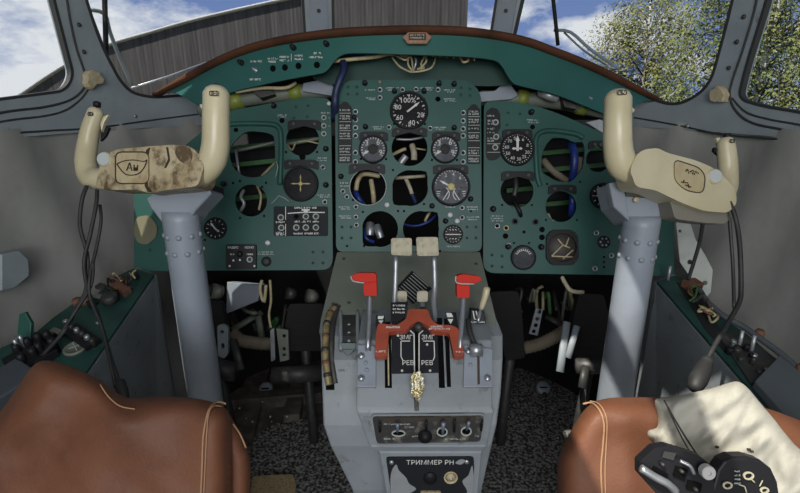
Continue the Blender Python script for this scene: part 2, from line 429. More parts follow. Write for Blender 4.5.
for i, w in enumerate(WINS):
    wd = dens(w, 10)
    mb = MB(); slab(mb, offset(wd, 1.2), lambda x, y: hull(x, y, .0135), lambda x, y: hdir(hull(x, y))*.014, SEAL, [offset(wd, -1.6)])
    fr = struct(mb.build('window_%d' % (i+1)), names[i])
    mb = MB(); slab(mb, offset(wd, .5), lambda x, y: hull(x, y, .008), lambda x, y: hdir(hull(x, y))*.005, GLASS, [], 40)
    mb.build('pane', fr)
# wall trim: seals and grooves on the pillars
def trimline(name, pts, r, m, inset=.0125, label=None):
    pp = [hull(x, y, inset) for x, y in smooth_poly(pts, 6, closed=False)]
    mb = MB(); mb.tube(pp, r, m, 8); return struct(mb.build(name), label)
trimline('trim_1', [(60, -20), (66, 20), (73, 50), (81, 74), (80, 88), (66, 100), (40, 107), (0, 112), (-60, 124)], .003, SEAL)
trimline('trim_2', [(-60, 133), (0, 121), (40, 116), (62, 110), (78, 98), (86, 86)], .0024, SEAL)
trimline('trim_3', [(764, -20), (759, 10), (747, 50), (736, 82), (734, 97), (741, 112), (757, 123), (790, 130), (860, 143)], .003, SEAL)
trimline('trim_4', [(736, 98), (750, 112), (772, 119), (800, 124), (860, 135)], .0024, SEAL)
trimline('trim_5', [(-60, 160), (0, 136), (40, 131), (90, 128), (150, 120), (205, 113)], .0025, SEAL)
trimline('trim_6', [(622, 115), (680, 125), (730, 135), (800, 141), (870, 155)], .0025, SEAL)
# window posts get a raised steel strip with screws
for nm, (a, b) in {'trim_7': ((318, -30), (319, 70)), 'trim_8': ((514, -30), (497, 70))}.items():
    mb = MB(); w = 9
    for s_ in range(9):
        t0, t1 = s_/9, (s_+1)/9
        q = [(a[0]+(b[0]-a[0])*t+dx, a[1]+(b[1]-a[1])*t) for t, dx in ((t0, -w), (t0, w), (t1, w), (t1, -w))]
        pts = [hull(x, y, .022) for x, y in q]; bk = [hull(x, y, .005) for x, y in q]
        mb.add(pts+bk, [(0, 1, 2, 3), (0, 4, 5, 1), (2, 6, 7, 3), (1, 5, 6, 2), (3, 7, 4, 0)], COLM)
    o = struct(mb.build(nm), 'grey window post strip')
    mb = MB()
    for t in (.42, .8):
        x, y = a[0]+(b[0]-a[0])*t, a[1]+(b[1]-a[1])*t; c = hull(x, y, .024)
        mb.lathe(c, RT, UP, -FW, [(.007, 0), (.006, .003), (.001, .004)], DARK, 12)
    mb.build('screw', o)
def wallscrew(px, py, r=.006, m=STEEL):
    c = hull(px, py, .013); n = -hdir(c); X = n.cross(V((0, 0, 1))).normalized(); mb = MB()
    mb.lathe(c, X, V((0, 0, 1)), n, [(r, 0), (r*.8, .003), (.0005, .004)], m, 12); return mb
so = bpy.data.objects['wall_front']
for x, y in [(75, 25), (80, 52), (132, 116), (4, 131), (748, 17), (741, 42), (733, 68), (691, 126), (612, 128)]: wallscrew(x, y, .006, DARK if y < 90 else STEEL).build('screw', so)
# scorched foam patches on the two pillars
def patch(name, label, cx, cy, rx, ry, seed):
    rnd = random.Random(seed); pts = []
    for k in range(14):
        a = 2*math.pi*k/14; q = rnd.uniform(.62, 1.18); pts.append((cx+rx*q*math.cos(a), cy+ry*q*math.sin(a)))
    mb = MB(); slab(mb, pts, lambda x, y: hull(x, y, .034), lambda x, y: hdir(hull(x, y))*.02, FOAM)
    o = mb.build(name, bevel=.0015); tag(o, label, 'foam patch'); return o
patch('foam_patch', 'ragged beige foam patch on the left window pillar', 85, 79, 8.5, 10, 2)
patch('foam_patch', 'ragged beige foam patch on the right window pillar', 728, 95, 8.5, 10.5, 4)
# small grey plate on the left wall
mb = MB(); slab(mb, [(-12, 254), (6, 250), (16, 259), (17, 275), (2, 287), (-12, 290)], lambda x, y: hull(x, y, .035), lambda x, y: hdir(hull(x, y))*.02, GREYP)
tag(mb.build('wall_plate', bevel=.002), 'grey six-sided metal plate on the left padded wall', 'plate')

# ============================================================ OUTSIDE
GROUND = mat('dry_grass', (.10, .12, .05, 1), .95, 0, (.16, .15, .08, 1), .6)
mb = MB(); mb.box(V((0, 60, -2.8)), V((150, 0, 0)), V((0, 110, 0)), V((0, 0, .1)), GROUND); struct(mb.build('ground'))
def hangmat():
    m = bpy.data.materials.new('corrugated_sheet'); m.use_nodes = True; N = m.node_tree.nodes; L = m.node_tree.links; b = N['Principled BSDF']
    tc = N.new('ShaderNodeTexCoord'); mp = N.new('ShaderNodeMapping'); mp.inputs['Scale'].default_value = (2.6, .4, .10)
    L.new(tc.outputs['Object'], mp.inputs[0]); n = N.new('ShaderNodeTexNoise'); n.inputs['Scale'].default_value = 2.2; n.inputs['Detail'].default_value = 9; n.inputs['Roughness'].default_value = .72
    L.new(mp.outputs[0], n.inputs[0]); r = N.new('ShaderNodeValToRGB')
    r.color_ramp.elements[0].position = .36; r.color_ramp.elements[0].color = (.032, .029, .029, 1)
    r.color_ramp.elements[1].position = .74; r.color_ramp.elements[1].color = (.105, .095, .092, 1)
    L.new(n.outputs[0], r.inputs[0])
    n2 = N.new('ShaderNodeTexNoise'); n2.inputs['Scale'].default_value = 2.6; n2.inputs['Detail'].default_value = 12; n2.inputs['Roughness'].default_value = .8
    L.new(tc.outputs['Object'], n2.inputs[0]); r2 = N.new('ShaderNodeValToRGB'); r2.color_ramp.elements[0].position = .66; r2.color_ramp.elements[1].position = .69
    L.new(n2.outputs[0], r2.inputs[0]); mx = N.new('ShaderNodeMixRGB'); L.new(r2.outputs[0], mx.inputs[0]); L.new(r.outputs[0], mx.inputs[1]); mx.inputs[2].default_value = (.22, .22, .23, 1)
    L.new(mx.outputs[0], b.inputs['Base Color']); b.inputs['Roughness'].default_value = .7
    w = N.new('ShaderNodeTexWave'); w.bands_direction = 'X'; w.inputs['Scale'].default_value = 1.6; L.new(tc.outputs['Object'], w.inputs[0])
    bp = N.new('ShaderNodeBump'); bp.inputs['Strength'].default_value = .25; bp.inputs['Distance'].default_value = .03; L.new(w.outputs[0], bp.inputs['Height']); L.new(bp.outputs[0], b.inputs['Normal'])
    return m
HM = hangmat(); RIM = mat('pale_roof_edge', (.42, .42, .42, 1), .6)
hg = thing('hangar', 'large grey arched corrugated hangar outside the left windscreen', 'building')
HY = 26.0
arc = [(x, y) for x, y in smooth_poly([(20, 96), (62, 68), (101, 48), (150, 33), (200, 19), (270, 3), (340, -11), (400, -19), (469, -24)], 6, closed=False)]
tp = [at_y(x, y, HY) for x, y in arc]
poly = tp+[V((tp[-1].x, HY, -2.7)), V((tp[0].x, HY, -2.7))]
mb = MB(); n = len(poly); bk = [p+V((0, 14, 0)) for p in poly]
mb.add(poly+bk, [tuple(range(n)), tuple(range(n, 2*n))[::-1]]+[(i, (i+1) % n, n+(i+1) % n, n+i) for i in range(n)], HM); mb.build('wall', hg)
mb = MB(); mb.tube([p+V((0, -.1, .02)) for p in tp], .07, RIM, 6); mb.build('roof_edge', hg)

# birches
def leafmat(name, c, c2):
    m = mat(name, c, .6, 0, c2, 1.2, .4, .65); return m
LEAFS = [leafmat('birch_leaves_green', (.10, .135, .028, 1), (.20, .21, .045, 1)), leafmat('birch_leaves_yellow', (.21, .20, .045, 1), (.14, .17, .035, 1)), leafmat('leaves_dark', (.06, .095, .02, 1), (.14, .17, .04, 1))]
def birch(label, x, y, top, rad, nb, nl, seed, m, zlo=-.8, lean=0):
    rnd = random.Random(seed); t = thing('birch_tree', label, 'tree', 'birches outside the right windows')
    mb = MB(); tr = []
    for k in range(9):
        u = k/8; tr.append(V((x+lean*u+.10*math.sin(u*5+seed), y+.08*math.cos(u*4+seed), -2.7+(top+2.7)*u)))
    mb.tube(tr, [.13*(1-.85*k/8) for k in range(9)], BIRCHB, 8)
    br = MB(); lv = []; lf = []
    for b in range(int(nb*1.5)):
        u = rnd.uniform(.18, 1); i = min(7, int(u*8)); base = tr[i].lerp(tr[i+1], u*8-i)
        a = rnd.uniform(0, 2*math.pi); R = rad*(1.05-.55*u)*rnd.uniform(.45, 1.1); rise = rnd.uniform(.2, 1.0)*R*.7; droop = R*rnd.uniform(.5, 1.5)
        pts = []
        for k in range(7):
            s = k/6; pts.append(base+V((math.cos(a)*R*s, math.sin(a)*R*s, rise*math.sin(s*2)-droop*s**3)))
        br.tube(pts, [.022*(1-.8*k/6)*(1.3-u) for k in range(7)], BIRCHB if rnd.random() < .3 else DARK, 4)
        for q in range(int(nl*1.5)):
            s = rnd.uniform(.25, 1.0)**.7; k = min(5, int(s*6)); p = pts[k].lerp(pts[k+1], s*6-k)
            p = p+V((rnd.gauss(0, .12), rnd.gauss(0, .12), -abs(rnd.gauss(0, .38))))
            if p.z < zlo-1: continue
            sz = rnd.uniform(.020, .042); d1 = V((rnd.gauss(0, 1), rnd.gauss(0, 1), rnd.gauss(0, 1))).normalized(); d2 = d1.orthogonal().normalized()
            c = len(lv); lv += [p-d1*sz, p+d2*sz*.7, p+d1*sz, p-d2*sz*.7]; lf.append((c, c+1, c+2, c+3))
    mb.build('trunk', t); br.build('branches', t)
    f = MB(); f.add(lv, lf, m); f.build('foliage', t)
birch('birch with pale trunk and sparse drooping leaves filling the right windscreen', 6.9, 9.6, 6.8, 2.6, 150, 130, 3, LEAFS[0])
birch('yellowing birch behind the right window pillar', 9.3, 9.0, 6.4, 2.6, 120, 120, 5, LEAFS[1])
birch('darker birch seen through the far right side window', 10.6, 7.6, 6.2, 2.4, 110, 120, 8, LEAFS[2])
birch('smaller birch low in the right windscreen beside the brown hood end', 6.2, 13.0, 3.6, 2.9, 120, 120, 12, LEAFS[1])
birch('dense birch farther back behind the right pillar', 11.5, 15.0, 7.0, 3.2, 130, 120, 15, LEAFS[0])
# windscreen wipers outside
def wiper(name, label, arm, blade, strut):
    t = thing(name, label, 'wiper', 'windscreen wipers')
    for nm, pts, r, m in (('arm', arm, .006, GREYP), ('blade', blade, .007, BLACK), ('strut', strut, .004, STEEL)):
        mb = MB(); mb.tube([hull(x, y)+hdir(hull(x, y))*(.075 if nm != 'blade' else .058) for x, y in smooth_poly(pts, 3, closed=False)], r, m, 6); mb.build(nm, t)
wiper('windscreen_wiper', 'windscreen wiper with black upright blade outside the left windscreen', [(109, 8), (123, 12), (128, 30), (137, 56), (148, 84)], [(119, -20), (120, 20), (121, 66)], [(109, 8), (120, 40), (136, 84)])
wiper('windscreen_wiper', 'windscreen wiper outside the right windscreen beside the centre post', [(547, 28), (562, 30), (580, 48), (606, 68)], [(546, -20), (549, 10), (552, 44)], [(556, 30), (575, 50), (600, 68)])
mb = MB(); mb.tube([hull(x, y)+hdir(hull(x, y))*.06 for x, y in [(145, 88), (180, 76), (215, 62)]], .004, ALU, 6); tag(mb.build('antenna_rod'), 'thin pale metal rod outside the left windscreen low behind the brown hood', 'rod')

# world: blue sky with broken cloud
w = bpy.data.worlds.new('sky'); S.world = w; w.use_nodes = True; N = w.node_tree.nodes; L = w.node_tree.links
bg = N['Background']; tc = N.new('ShaderNodeTexCoord'); mp = N.new('ShaderNodeMapping'); mp.inputs['Scale'].default_value = (1, 1, 2.2); mp.inputs['Location'].default_value = (4.35, .4, .45)
L.new(tc.outputs['Generated'], mp.inputs[0]); n = N.new('ShaderNodeTexNoise'); n.inputs['Scale'].default_value = 3.8; n.inputs['Detail'].default_value = 10; n.inputs['Roughness'].default_value = .6
L.new(mp.outputs[0], n.inputs[0])
sx = N.new('ShaderNodeSeparateXYZ'); L.new(tc.outputs['Generated'], sx.inputs[0])
cr = N.new('ShaderNodeValToRGB'); cr.color_ramp.elements[0].position = .50; cr.color_ramp.elements[1].position = .62
d0 = ray(20, 88).normalized(); vm = N.new('ShaderNodeVectorMath'); vm.operation = 'DOT_PRODUCT'; L.new(tc.outputs['Generated'], vm.inputs[0]); vm.inputs[1].default_value = d0
mr = N.new('ShaderNodeMapRange'); mr.inputs['From Min'].default_value = .972; mr.inputs['From Max'].default_value = 1.0; mr.inputs['To Min'].default_value = 0; mr.inputs['To Max'].default_value = .13
L.new(vm.outputs['Value'], mr.inputs['Value']); ad = N.new('ShaderNodeMath'); L.new(n.outputs[0], ad.inputs[0]); L.new(mr.outputs[0], ad.inputs[1]); L.new(ad.outputs[0], cr.inputs[0])
gr = N.new('ShaderNodeValToRGB'); gr.color_ramp.elements[0].color = (.22, .32, .58, 1); gr.color_ramp.elements[1].color = (.05, .10, .32, 1); gr.color_ramp.elements[1].position = .45
L.new(sx.outputs[2], gr.inputs[0])
mx = N.new('ShaderNodeMixRGB'); L.new(cr.outputs[0], mx.inputs[0]); L.new(gr.outputs[0], mx.inputs[1]); mx.inputs[2].default_value = (.80, .82, .86, 1)
L.new(mx.outputs[0], bg.inputs[0]); bg.inputs[1].default_value = 1.0
WORLDBG = bg
# ============================================================ INSTRUMENT PANELS
DC, DS = 1.30, 1.345
C = Pl(None, d=DC); SD = Pl(None, d=DS)
def knob(pl, px, py, r, parent, m=BLACK, h=.014, name='knob'):
    mb = MB(); pl.lathe(mb, px, py, [(r*1.05, 0), (r*1.05, .003), (r*.85, .004), (r*.8, h), (r*.55, h+.002), (.02, h+.002)], m, 14); mb.build(name, parent)
def lampd(pl, px, py, r, parent, rim=STEEL, core=BLACK, name='indicator_lamp'):
    mb = MB(); pl.lathe(mb, px, py, [(r, 0), (r, .004), (r*.72, .005), (r*.66, .002)], rim, 14); pl.lathe(mb, px, py, [(r*.64, .002), (r*.5, .0035), (.02, .0045)], core, 12); mb.build(name, parent)
def screw(pl, px, py, r, parent, m=DARK, out=0):
    mb = MB(); pl.lathe(mb, px, py, [(r, 0), (r*.85, .0022), (.02, .003)], m, 10, out=out); mb.build('screw', parent)
def socket(pl, px, py, r, parent):
    mb = MB(); pl.lathe(mb, px, py, [(r*1.15, 0), (r*1.15, .001), (r, .0015), (r*.95, .0008), (.02, .0008)], HOLE, 14); mb.build('socket', parent)
def script_line(pl, mb, x0, x1, y, m, h=1.6, seed=1, out=.0008):   # worn lettering too small to read
    rnd = random.Random(seed+int(x0*7+y*13)); x = x0
    while x < x1:
        w = rnd.uniform(.7, 1.5)
        for k in (-1, 0, 1):
            if rnd.random() < .75: pl.line(mb, x, y+k*h*.36, min(x+w, x1), y+k*h*.36, h*.25, m, out)
        if rnd.random() < .7: pl.line(mb, x, y-h*.4, x, y+h*.4, .35, m, out)
        x += w+(.45 if rnd.random() < .8 else 1.4)
def caption(pl, parent, lines, m=PALE, h=1.6):
    mb = MB()
    for x0, x1, y in lines: script_line(pl, mb, x0, x1, y, m, h)
    mb.build('lettering', parent)
def bracket(pl, x0, y0, x1, y1, parent):   # clamp plate with two screws above an instrument
    mb = MB(); pl.slab(mb, round_poly([(x0, y0+1.5), (x0+4, y0), (x1-4, y0), (x1, y0+1.5), (x1, y1), (x1-5, y1-1.5), ((x0+x1)/2, y1-4.5), (x0+5, y1-1.5), (x0, y1)], 1.6, 3), .006, .006, BLACK)
    o = mb.build('clamp_plate', parent, bevel=.0008)
    for x in (x0+6, x1-6):
        m2 = MB(); pl.lathe(m2, x, y0+4, [(2.1, .006), (2.0, .0085), (1.2, .009), (.02, .0078)], DARK, 12); m2.build('screw', o)
def rivets(pl, pts, parent, m=TEALD):
    for x, y in pts:
        mb = MB(); pl.lathe(mb, x, y, [(1.5, 0), (1.1, .001), (.02, .0018)], m, 8); mb.build('rivet', parent)
def gauge(name, label, pl, px, py, r, nums=(), ticks=(), needles=(), dial=DIAL, hub=None, bez=BLACK, marks=WHITE, group=None, out=0, cat='gauge', extra=None, glass=True):
    t = thing(name, label, cat, group); k = pl.sc(px, py)
    mb = MB(); pl.lathe(mb, px, py, [(r*.90, .0025), (r*.92, .010), (r*.96, .0125), (r*1.02, .011), (r*1.05, .0), (r*.9, -.05), (r*.6, -.11)], bez, 40, out=out); mb.build('bezel', t)
    mb = MB(); pl.lathe(mb, px, py, [(r*.91, .004), (.02, .004)], dial, 36, out=out, smooth=False); dl = mb.build('dial', t)
    if ticks:
        mb = MB()
        for a0, a1, n, r0, r1, w in ticks:
            for i in range(n+1): pl.rel(mb, px, py, a0+(a1-a0)*i/n, r*r0, a0+(a1-a0)*i/n, r*r1, w, marks, out+.0047)
        sub = mb.build('scale_marks', dl)
    if nums:
        for tx, a, rr, sz in nums:
            q = pl; qx = px+math.sin(math.radians(a))*rr*r; qy = py-math.cos(math.radians(a))*rr*r
            pl.text(tx, qx, qy, sz, marks, dl, out+.0046)
    for a, l, w, m in needles:
        mb = MB(); o = pl.pt(px, py, out+.0065); X = pl.X; Y = pl.Y; s, c = math.sin(math.radians(a)), math.cos(math.radians(a))
        dY = X*s+Y*c; dX = X*c-Y*s
        q = [(-w*.5, -l*.18), (w*.5, -l*.18), (w*.5, l*.55), (w*.9, l*.62), (0, l), (-w*.9, l*.62), (-w*.5, l*.55)]
        vs = [o+dX*(a_*k*r)+dY*(b_*k*r) for a_, b_ in q]; n = len(vs); vs += [v+pl.N*.001 for v in vs]
        mb.add(vs, [tuple(range(n))[::-1], tuple(range(n, 2*n))]+[(i, (i+1) % n, n+(i+1) % n, n+i) for i in range(n)], m); mb.build('needle', t)
    if hub:
        mb = MB(); pl.lathe(mb, px, py, [(r*hub[0], .004), (r*hub[0], .008), (r*hub[0]*.7, .009), (.02, .009)], hub[1], 18, out=out); mb.build('hub', t)
    if extra: extra(t, dl, px, py, r, k)
    if glass:
        mb = MB(); pl.lathe(mb, px, py, [(r*.9, .0098), (r*.9, .0105), (.02, .0105)], DGLASS, 30, out=out, smooth=False); mb.build('glass', t)
    return t

# ---- centre panel
cp = thing('instrument_panel', 'teal centre instrument panel between the two side panels, above the throttle pedestal', 'panel')
CP = round_poly([(348, 80), (468, 80), (481, 92), (482, 252), (336, 252), (335, 92)], 8, 5)
def dsq(cx, cy, r, corner):    # circle with one squared corner
    pts = []
    for i in range(32):
        a = 2*math.pi*i/32; x, y = math.cos(a), math.sin(a)
        for sx, sy in corner:
            if x*sx > 0 and y*sy > 0:
                q = max(abs(x), abs(y)); x, y = x/q*.97, y/q*.97; l = math.hypot(x, y); k = min(1, 1.28/l); x *= k; y *= k
        pts.append((cx+r*x, cy+r*y))
    return pts
CH = [circ(409.5, 148, 18), circ(368, 187, 18), dsq(410, 188, 18, [(-1, 1), (1, -1)]), dsq(380, 229, 18, [(-1, 1)]), dsq(421, 229, 18, [(1, -1), (1, 1), (-1, -1)][:2]), circ(438, 99, 2.6, 12)]
mb = MB(); C.slab(mb, CP, 0, .006, TEAL, CH); plate = mb.build('panel_plate', cp, bevel=.0012)
mb = MB()    # folded flange behind the plate
ring = offset(dens(CP, 12), -.6); C.slab(mb, ring, -.006, .05, TEALD, [offset(dens(CP, 12), -2.0)]); mb.build('panel_flange', cp)
def rimring(pl, poly, parent, m=PALE, w=.9, h=.002):
    mb = MB(); pl.slab(mb, offset(poly, w), h, h, m, [offset(poly, .0)]); mb.build('hole_rim', parent)
rimring(C, CH[1], plate, PALE, .5)
def strip(pl, parent, poly, rows, m=BLACK):
    mb = MB(); pl.slab(mb, poly, .003, .003, m); o = mb.build('placard', parent, bevel=.0005)
    caption(pl, o, [], PALE) if False else None
    mb = MB()
    for x0, x1, y, ln in rows:
        if ln: pl.line(mb, x0, y, x1, y, .5, PALE, .0034)
        else: script_line(pl, mb, x0, x1, y, PALE, 1.7, out=.0036)
    mb.build('lettering', o); return o
strip(C, cp, round_poly([(338, 107), (343, 102), (347, 102), (352, 108), (352, 163), (338, 163)], 1, 2), [(340, 350, y, 0) for y in (110.5, 116.5, 119, 126, 128.5, 134, 136.5, 149, 152, 158, 160.5)]+[(339.5, 351, y, 1) for y in (113.5, 122, 131, 139, 146, 155)])
strip(C, cp, round_poly([(467, 110), (472, 104.5), (476, 104.5), (480, 110), (480, 164), (467, 164)], 1, 2), [(468.5, 478.5, y, 0) for y in (112, 114.5, 120, 122.5, 129, 136, 138, 151, 153.5, 159, 161.5)]+[(468, 479.5, y, 1) for y in (117, 125.5, 133, 141, 148, 156)])
for y in (112, 120, 128, 136, 153, 162): lampd(C, 355.5, y, 2.7, cp)
for y in (113, 121, 129, 136, 153, 162): lampd(C, 463, y, 2.7, cp)
for x, y in [(365, 83.5), (439, 84), (454, 84.5), (394.5, 91.5), (424, 91.5), (365.5, 127), (454, 128), (341, 176.5), (432, 206), (470.5, 199), (445.5, 221), (354.5, 118)]: knob(C, x, y, 2.6, cp)
for x, y in [(380, 83)]: knob(C, x, y, 2.3, cp, OLIVE, .010)
for x, y in [(380, 90), (402.5, 90), (416, 89.5), (438, 90), (380, 98), (389, 127.5), (430, 128.5), (343, 191.5), (347, 197), (356, 207), (356, 217), (356.5, 225), (462, 208), (462, 217.5)]: lampd(C, x, y, 2.5, cp)
for x, y in [(387, 205), (450, 215), (457, 221)]: lampd(C, x, y, 2.6, cp, ALU, WHITE)
rivets(C, [(348, 87), (357, 87), (348, 94), (357, 94), (461, 88), (470, 89), (461, 95), (470, 96), (342, 227), (351, 227), (342, 238), (351, 238), (467, 227), (476, 227), (467, 238), (476, 238)], cp)
for x, y in [(395, 98), (424, 99), (394, 124), (425, 124), (361, 159), (386, 159), (432, 160), (457, 160), (353, 200), (383, 172), (393, 170), (424, 204), (363, 212), (398, 211), (404, 211), (347, 246), (437, 244), (471, 211), (440, 251), (364, 246)]: screw(C, x, y, 1.2, cp, HOLE)
caption(C, cp, [(365, 375, 90), (366, 376, 98), (369, 375, 99.5), (386, 399, 88), (388, 397, 90), (420, 433, 88), (423, 432, 90), (444, 455, 90), (447, 454, 92), (444, 455, 99), (445, 456, 101), (373, 384, 127), (374, 382, 129), (434, 446, 127.5), (436, 444, 129.5), (340, 348, 183), (340, 349, 186), (339, 350, 207), (341, 350, 209), (339, 351, 216), (341, 351, 218), (445, 455, 205.5), (446, 455, 207), (467, 478, 207), (468, 478, 209.5), (467, 479, 217), (468, 478, 219.5), (447, 460, 246.5)], YEL if False else PALE, 1.3)
for a in [(392, 128, 427, 137.5), (359.5, 132, 388, 141.5), (432, 132, 460, 141.5), (349, 164, 385, 174.5), (433, 165, 468, 174.5)]: bracket(C, *a, cp)
gauge('round_gauge', 'large round black gauge marked 100% at the top of the centre panel', C, 409, 111, 18.5,
      [('100%', -7, .55, 7.5), ('20', 112, .66, 7), ('40', 168, .68, 7), ('60', 232, .64, 7), ('80', 286, .62, 7)], [(-20, 340, 24, .80, .87, .5), (0, 324, 9, .74, .87, 1.0)], [(52, .72, .09, WHITE)])
for px, nm in ((373, 'left'), (445, 'right')):
    gauge('temperature_gauge', 'small round gauge numbered 3 6 9, %s of the highest hole in the centre panel' % nm, C, px, 149.5, 13.6,
          [('3', -45, .62, 7.5), ('6', 38, .62, 7.5), ('9', 115, .62, 7.5), ('0', 248, .55, 5)], [(-122, 125, 18, .74, .88, .7)], [(243, .86, .10, WHITE)], DIALG, (.36, BLACKM), group='twin small gauges')
def eng(t, dl, px, py, r, k):
    mb = MB()
    for s in (-1, 1):
        for i in range(9):
            a0 = -50+i*12; cx = px+s*.48*r; cy = py+.38*r
            an = math.radians(90*s+(a0)) ; bn = math.radians(90*s+a0+12)
            C.line(mb, cx+math.sin(an)*-.38*r, cy-math.cos(an)*.38*r, cx+math.sin(bn)*-.38*r, cy-math.cos(bn)*.38*r, .7, WHITE, .0048)
        C.line(mb, px+s*.15*r, py+.25*r, px+s*.45*r, py+.72*r, .8, WHITE, .0052)
        for j in range(4): C.line(mb, px+s*(.58+.03*j)*r, py+(.25+.12*j)*r, px+s*(.78)*r, py+(.25+.12*j)*r, .6, WHITE, .0048)
    mb.build('scale_marks', dl)
gauge('engine_gauge', 'round grey triple-scale gauge with yellow hub, right of the empty holes in the centre panel', C, 451, 187, 18.5,
      [('2', -25, .68, 5), ('4', 10, .68, 5), ('6', 45, .68, 5)], [(-75, 75, 15, .82, .9, .5)], [(-62, .72, .08, WHITE)], DIALG, (.20, YEL), extra=eng)
def slip(t, dl, px, py, r, k):
    mb = MB(); C.line(mb, px-.75*r, py, px+.75*r, py, .9, WHITE, .0052)
    for x in (-.4, -.1, .2): C.line(mb, px+x*r, py-.55*r, px+(x+.15)*r, py-.45*r, .7, WHITE, .005); C.line(mb, px+x*r, py+.5*r, px+(x+.15)*r, py+.42*r, .7, WHITE, .005)
    mb.build('scale_marks', dl)
gauge('trim_indicator', 'smallest round gauge, bottom right of the centre panel', C, 453, 234.5, 9.3, [], [(0, 360, 16, .78, .88, .5)], [], DIAL, extra=slip)

# ---- left panel
lp = thing('instrument_panel', 'teal left instrument panel behind the left control yoke with three empty round holes', 'panel')
LP = round_poly([(134, 190, 4), (190, 141, 10), (228, 111, 4), (305, 97, 30), (331, 98, 8), (333, 270, 12), (134, 271, 3)], 6, 5)
big = round_poly([(238, 138, 3), (243, 133, 3), (250, 131, 6), (262, 132, 5), (268, 133, 2), (274, 136, 3), (275, 148, 6), (275, 163, 6), (273, 167, 2), (267, 174, 7), (255, 178, 7), (242, 176, 6), (233, 168, 7), (229, 155, 8), (231, 145, 6)], 3, 3)
LH = [big, circ(302.5, 139.5, 16.5), circ(251, 200.5, 16)]
notch = [(297.5, 155), (307.5, 155), (305.5, 160), (299.5, 160)]
mb = MB(); SD.slab(mb, LP, 0, .006, TEAL, LH); mb.build('panel_plate', lp, bevel=.0012)
mb = MB()   # raised lip of the recessed flight-instrument bay
bay = [(224, 126), (270, 124), (280, 130), (281, 182), (276, 190)]
path = [SD.pt(x, y, .001) for x, y in smooth_poly([(205, 127), (236, 124), (268, 124), (278, 127), (281, 136), (281, 160), (280, 185)], 5, closed=False)]
mb.tube(path, (.0075), TEAL, 10); mb.build('pressed_rib', lp)
mb = MB(); SD.lathe(mb, 302.5, 157, [(3.2, .001), (2.9, .002), (.02, .002)], HOLE, 12); mb.build('socket', lp)
bracket(SD, 288, 120.5, 321, 131, lp); bracket(SD, 284.5, 160, 318.5, 170, lp)
# altitude display cover
gauge('round_gauge', 'dark round gauge with small golden cross pointer on the left panel', SD, 301, 184, 17, [], [], [(0, .55, .05, YEL), (90, .62, .05, YEL), (180, .5, .05, YEL), (270, .6, .05, YEL)], DIAL, (.12, YEL),
      extra=lambda t, dl, px, py, r, k: caption(SD, dl, [(px-9, px-4, py-7), (px+3, px+7, py-7), (px-9, px-3, py+7), (px+4, px+8, py+7)], YEL, 2.0) or None)
gauge('flight_gauge', 'small round gauge with white pointers low on the left panel', SD, 216, 228.5, 10.5, [], [(0, 360, 12, .7, .88, .6)], [(-40, .7, .14, WHITE), (130, .55, .14, ALU)], DIAL, bez=BLACKM)
# placard with aircraft outline and eight lamps
mb = MB(); SD.slab(mb, rrect(274, 206.5, 328, 236, 2), .004, .004, DIAL); pc = mb.build('placard', lp, bevel=.0005)
mb = MB()
for ln in [(286, 206.8, 286, 220), (286, 224, 286, 236)]: SD.line(mb, *ln, .6, WHITE, .0045)
SD.line(mb, 288, 213.5, 306, 212.3, 1.0, WHITE, .0045); SD.line(mb, 306, 212.3, 325, 212.6, 1.0, WHITE, .0045); SD.line(mb, 302, 210, 310, 210, 1.6, WHITE, .0045); SD.line(mb, 304, 211.5, 308, 211.5, 1.6, WHITE, .0045)
for a in [(295, 317, 207.9), (295, 300, 221.6), (302, 311, 221.6), (313, 319, 221.6), (294, 303, 233.5), (305, 319, 233.5), (276.5, 285, 222.3), (276.5, 284, 232.8), (276.5, 285, 234.6)]: script_line(SD, mb, *a, WHITE, 1.8, out=.0045)
mb.build('lettering', pc)
LB = Pl(None, d=DS-.004)
for x, y in [(306, 216.5), (316, 216.5), (296.5, 227.5), (306, 227.5), (316, 227.5), (281, 217.5), (281.5, 227.8)]: lampd(LB, x, y, 3.2, lp, PALE, DARK)
lampd(LB, 296.5, 216.5, 3.2, lp, BLACK, HOLE)
# small radio switch box
mb = MB(); SD.slab(mb, rrect(227, 244.5, 257, 269, 1.5), .010, .010, BLACK); rb = mb.build('switch_box', lp, bevel=.001)
RB = Pl(None, d=DS-.010)
RB.text('РАДИО', 233.2, 247.6, 3.0, WHITE, rb, .0008); RB.text('КОМП', 249.5, 247.6, 3.0, WHITE, rb, .0008)
caption(RB, rb, [(230.5, 234.5, 254.3), (247, 253, 254.3)], WHITE, 1.4)
for x, y, r in [(250, 259.5, 3.0)]: lampd(RB, x, y, r, lp, PALE, DARK)
for x, y in [(229.7, 266), (254.5, 266), (240, 260), (233.5, 260.5)]: screw(RB, x, y, 1.2, rb, WHITE)
knob(RB, 240, 254, 3.0, lp, BLACK, .006)
for x, y in [(268, 243)]: lampd(SD, x, y, 2.6, lp, ALU, WHITE)
knob(SD, 266.5, 261.5, 4.8, lp, RUBBER, .008)
for y in (117.8, 126, 134): lampd(SD, 324, y, 2.6, lp, PALE, DARK)
for x, y in [(326, 149), (326, 185), (224, 184), (274, 106)]: knob(SD, x, y, 2.7, lp)
screw(SD, 329, 103.5, 2.2, lp, WHITE); screw(SD, 273.5, 106, 1.8, lp, FOAM, .013)
for x, y in [(323, 167.5), (325, 202)]: lampd(SD, x, y, 2.6, lp)
socket(SD, 282, 120.5, 2.3, lp); socket(SD, 236, 130, 2, lp)
rivets(SD, [(296, 107), (308, 106), (294, 118), (307, 117), (313, 252), (323, 252), (313, 263), (323, 263), (150, 250)], lp)
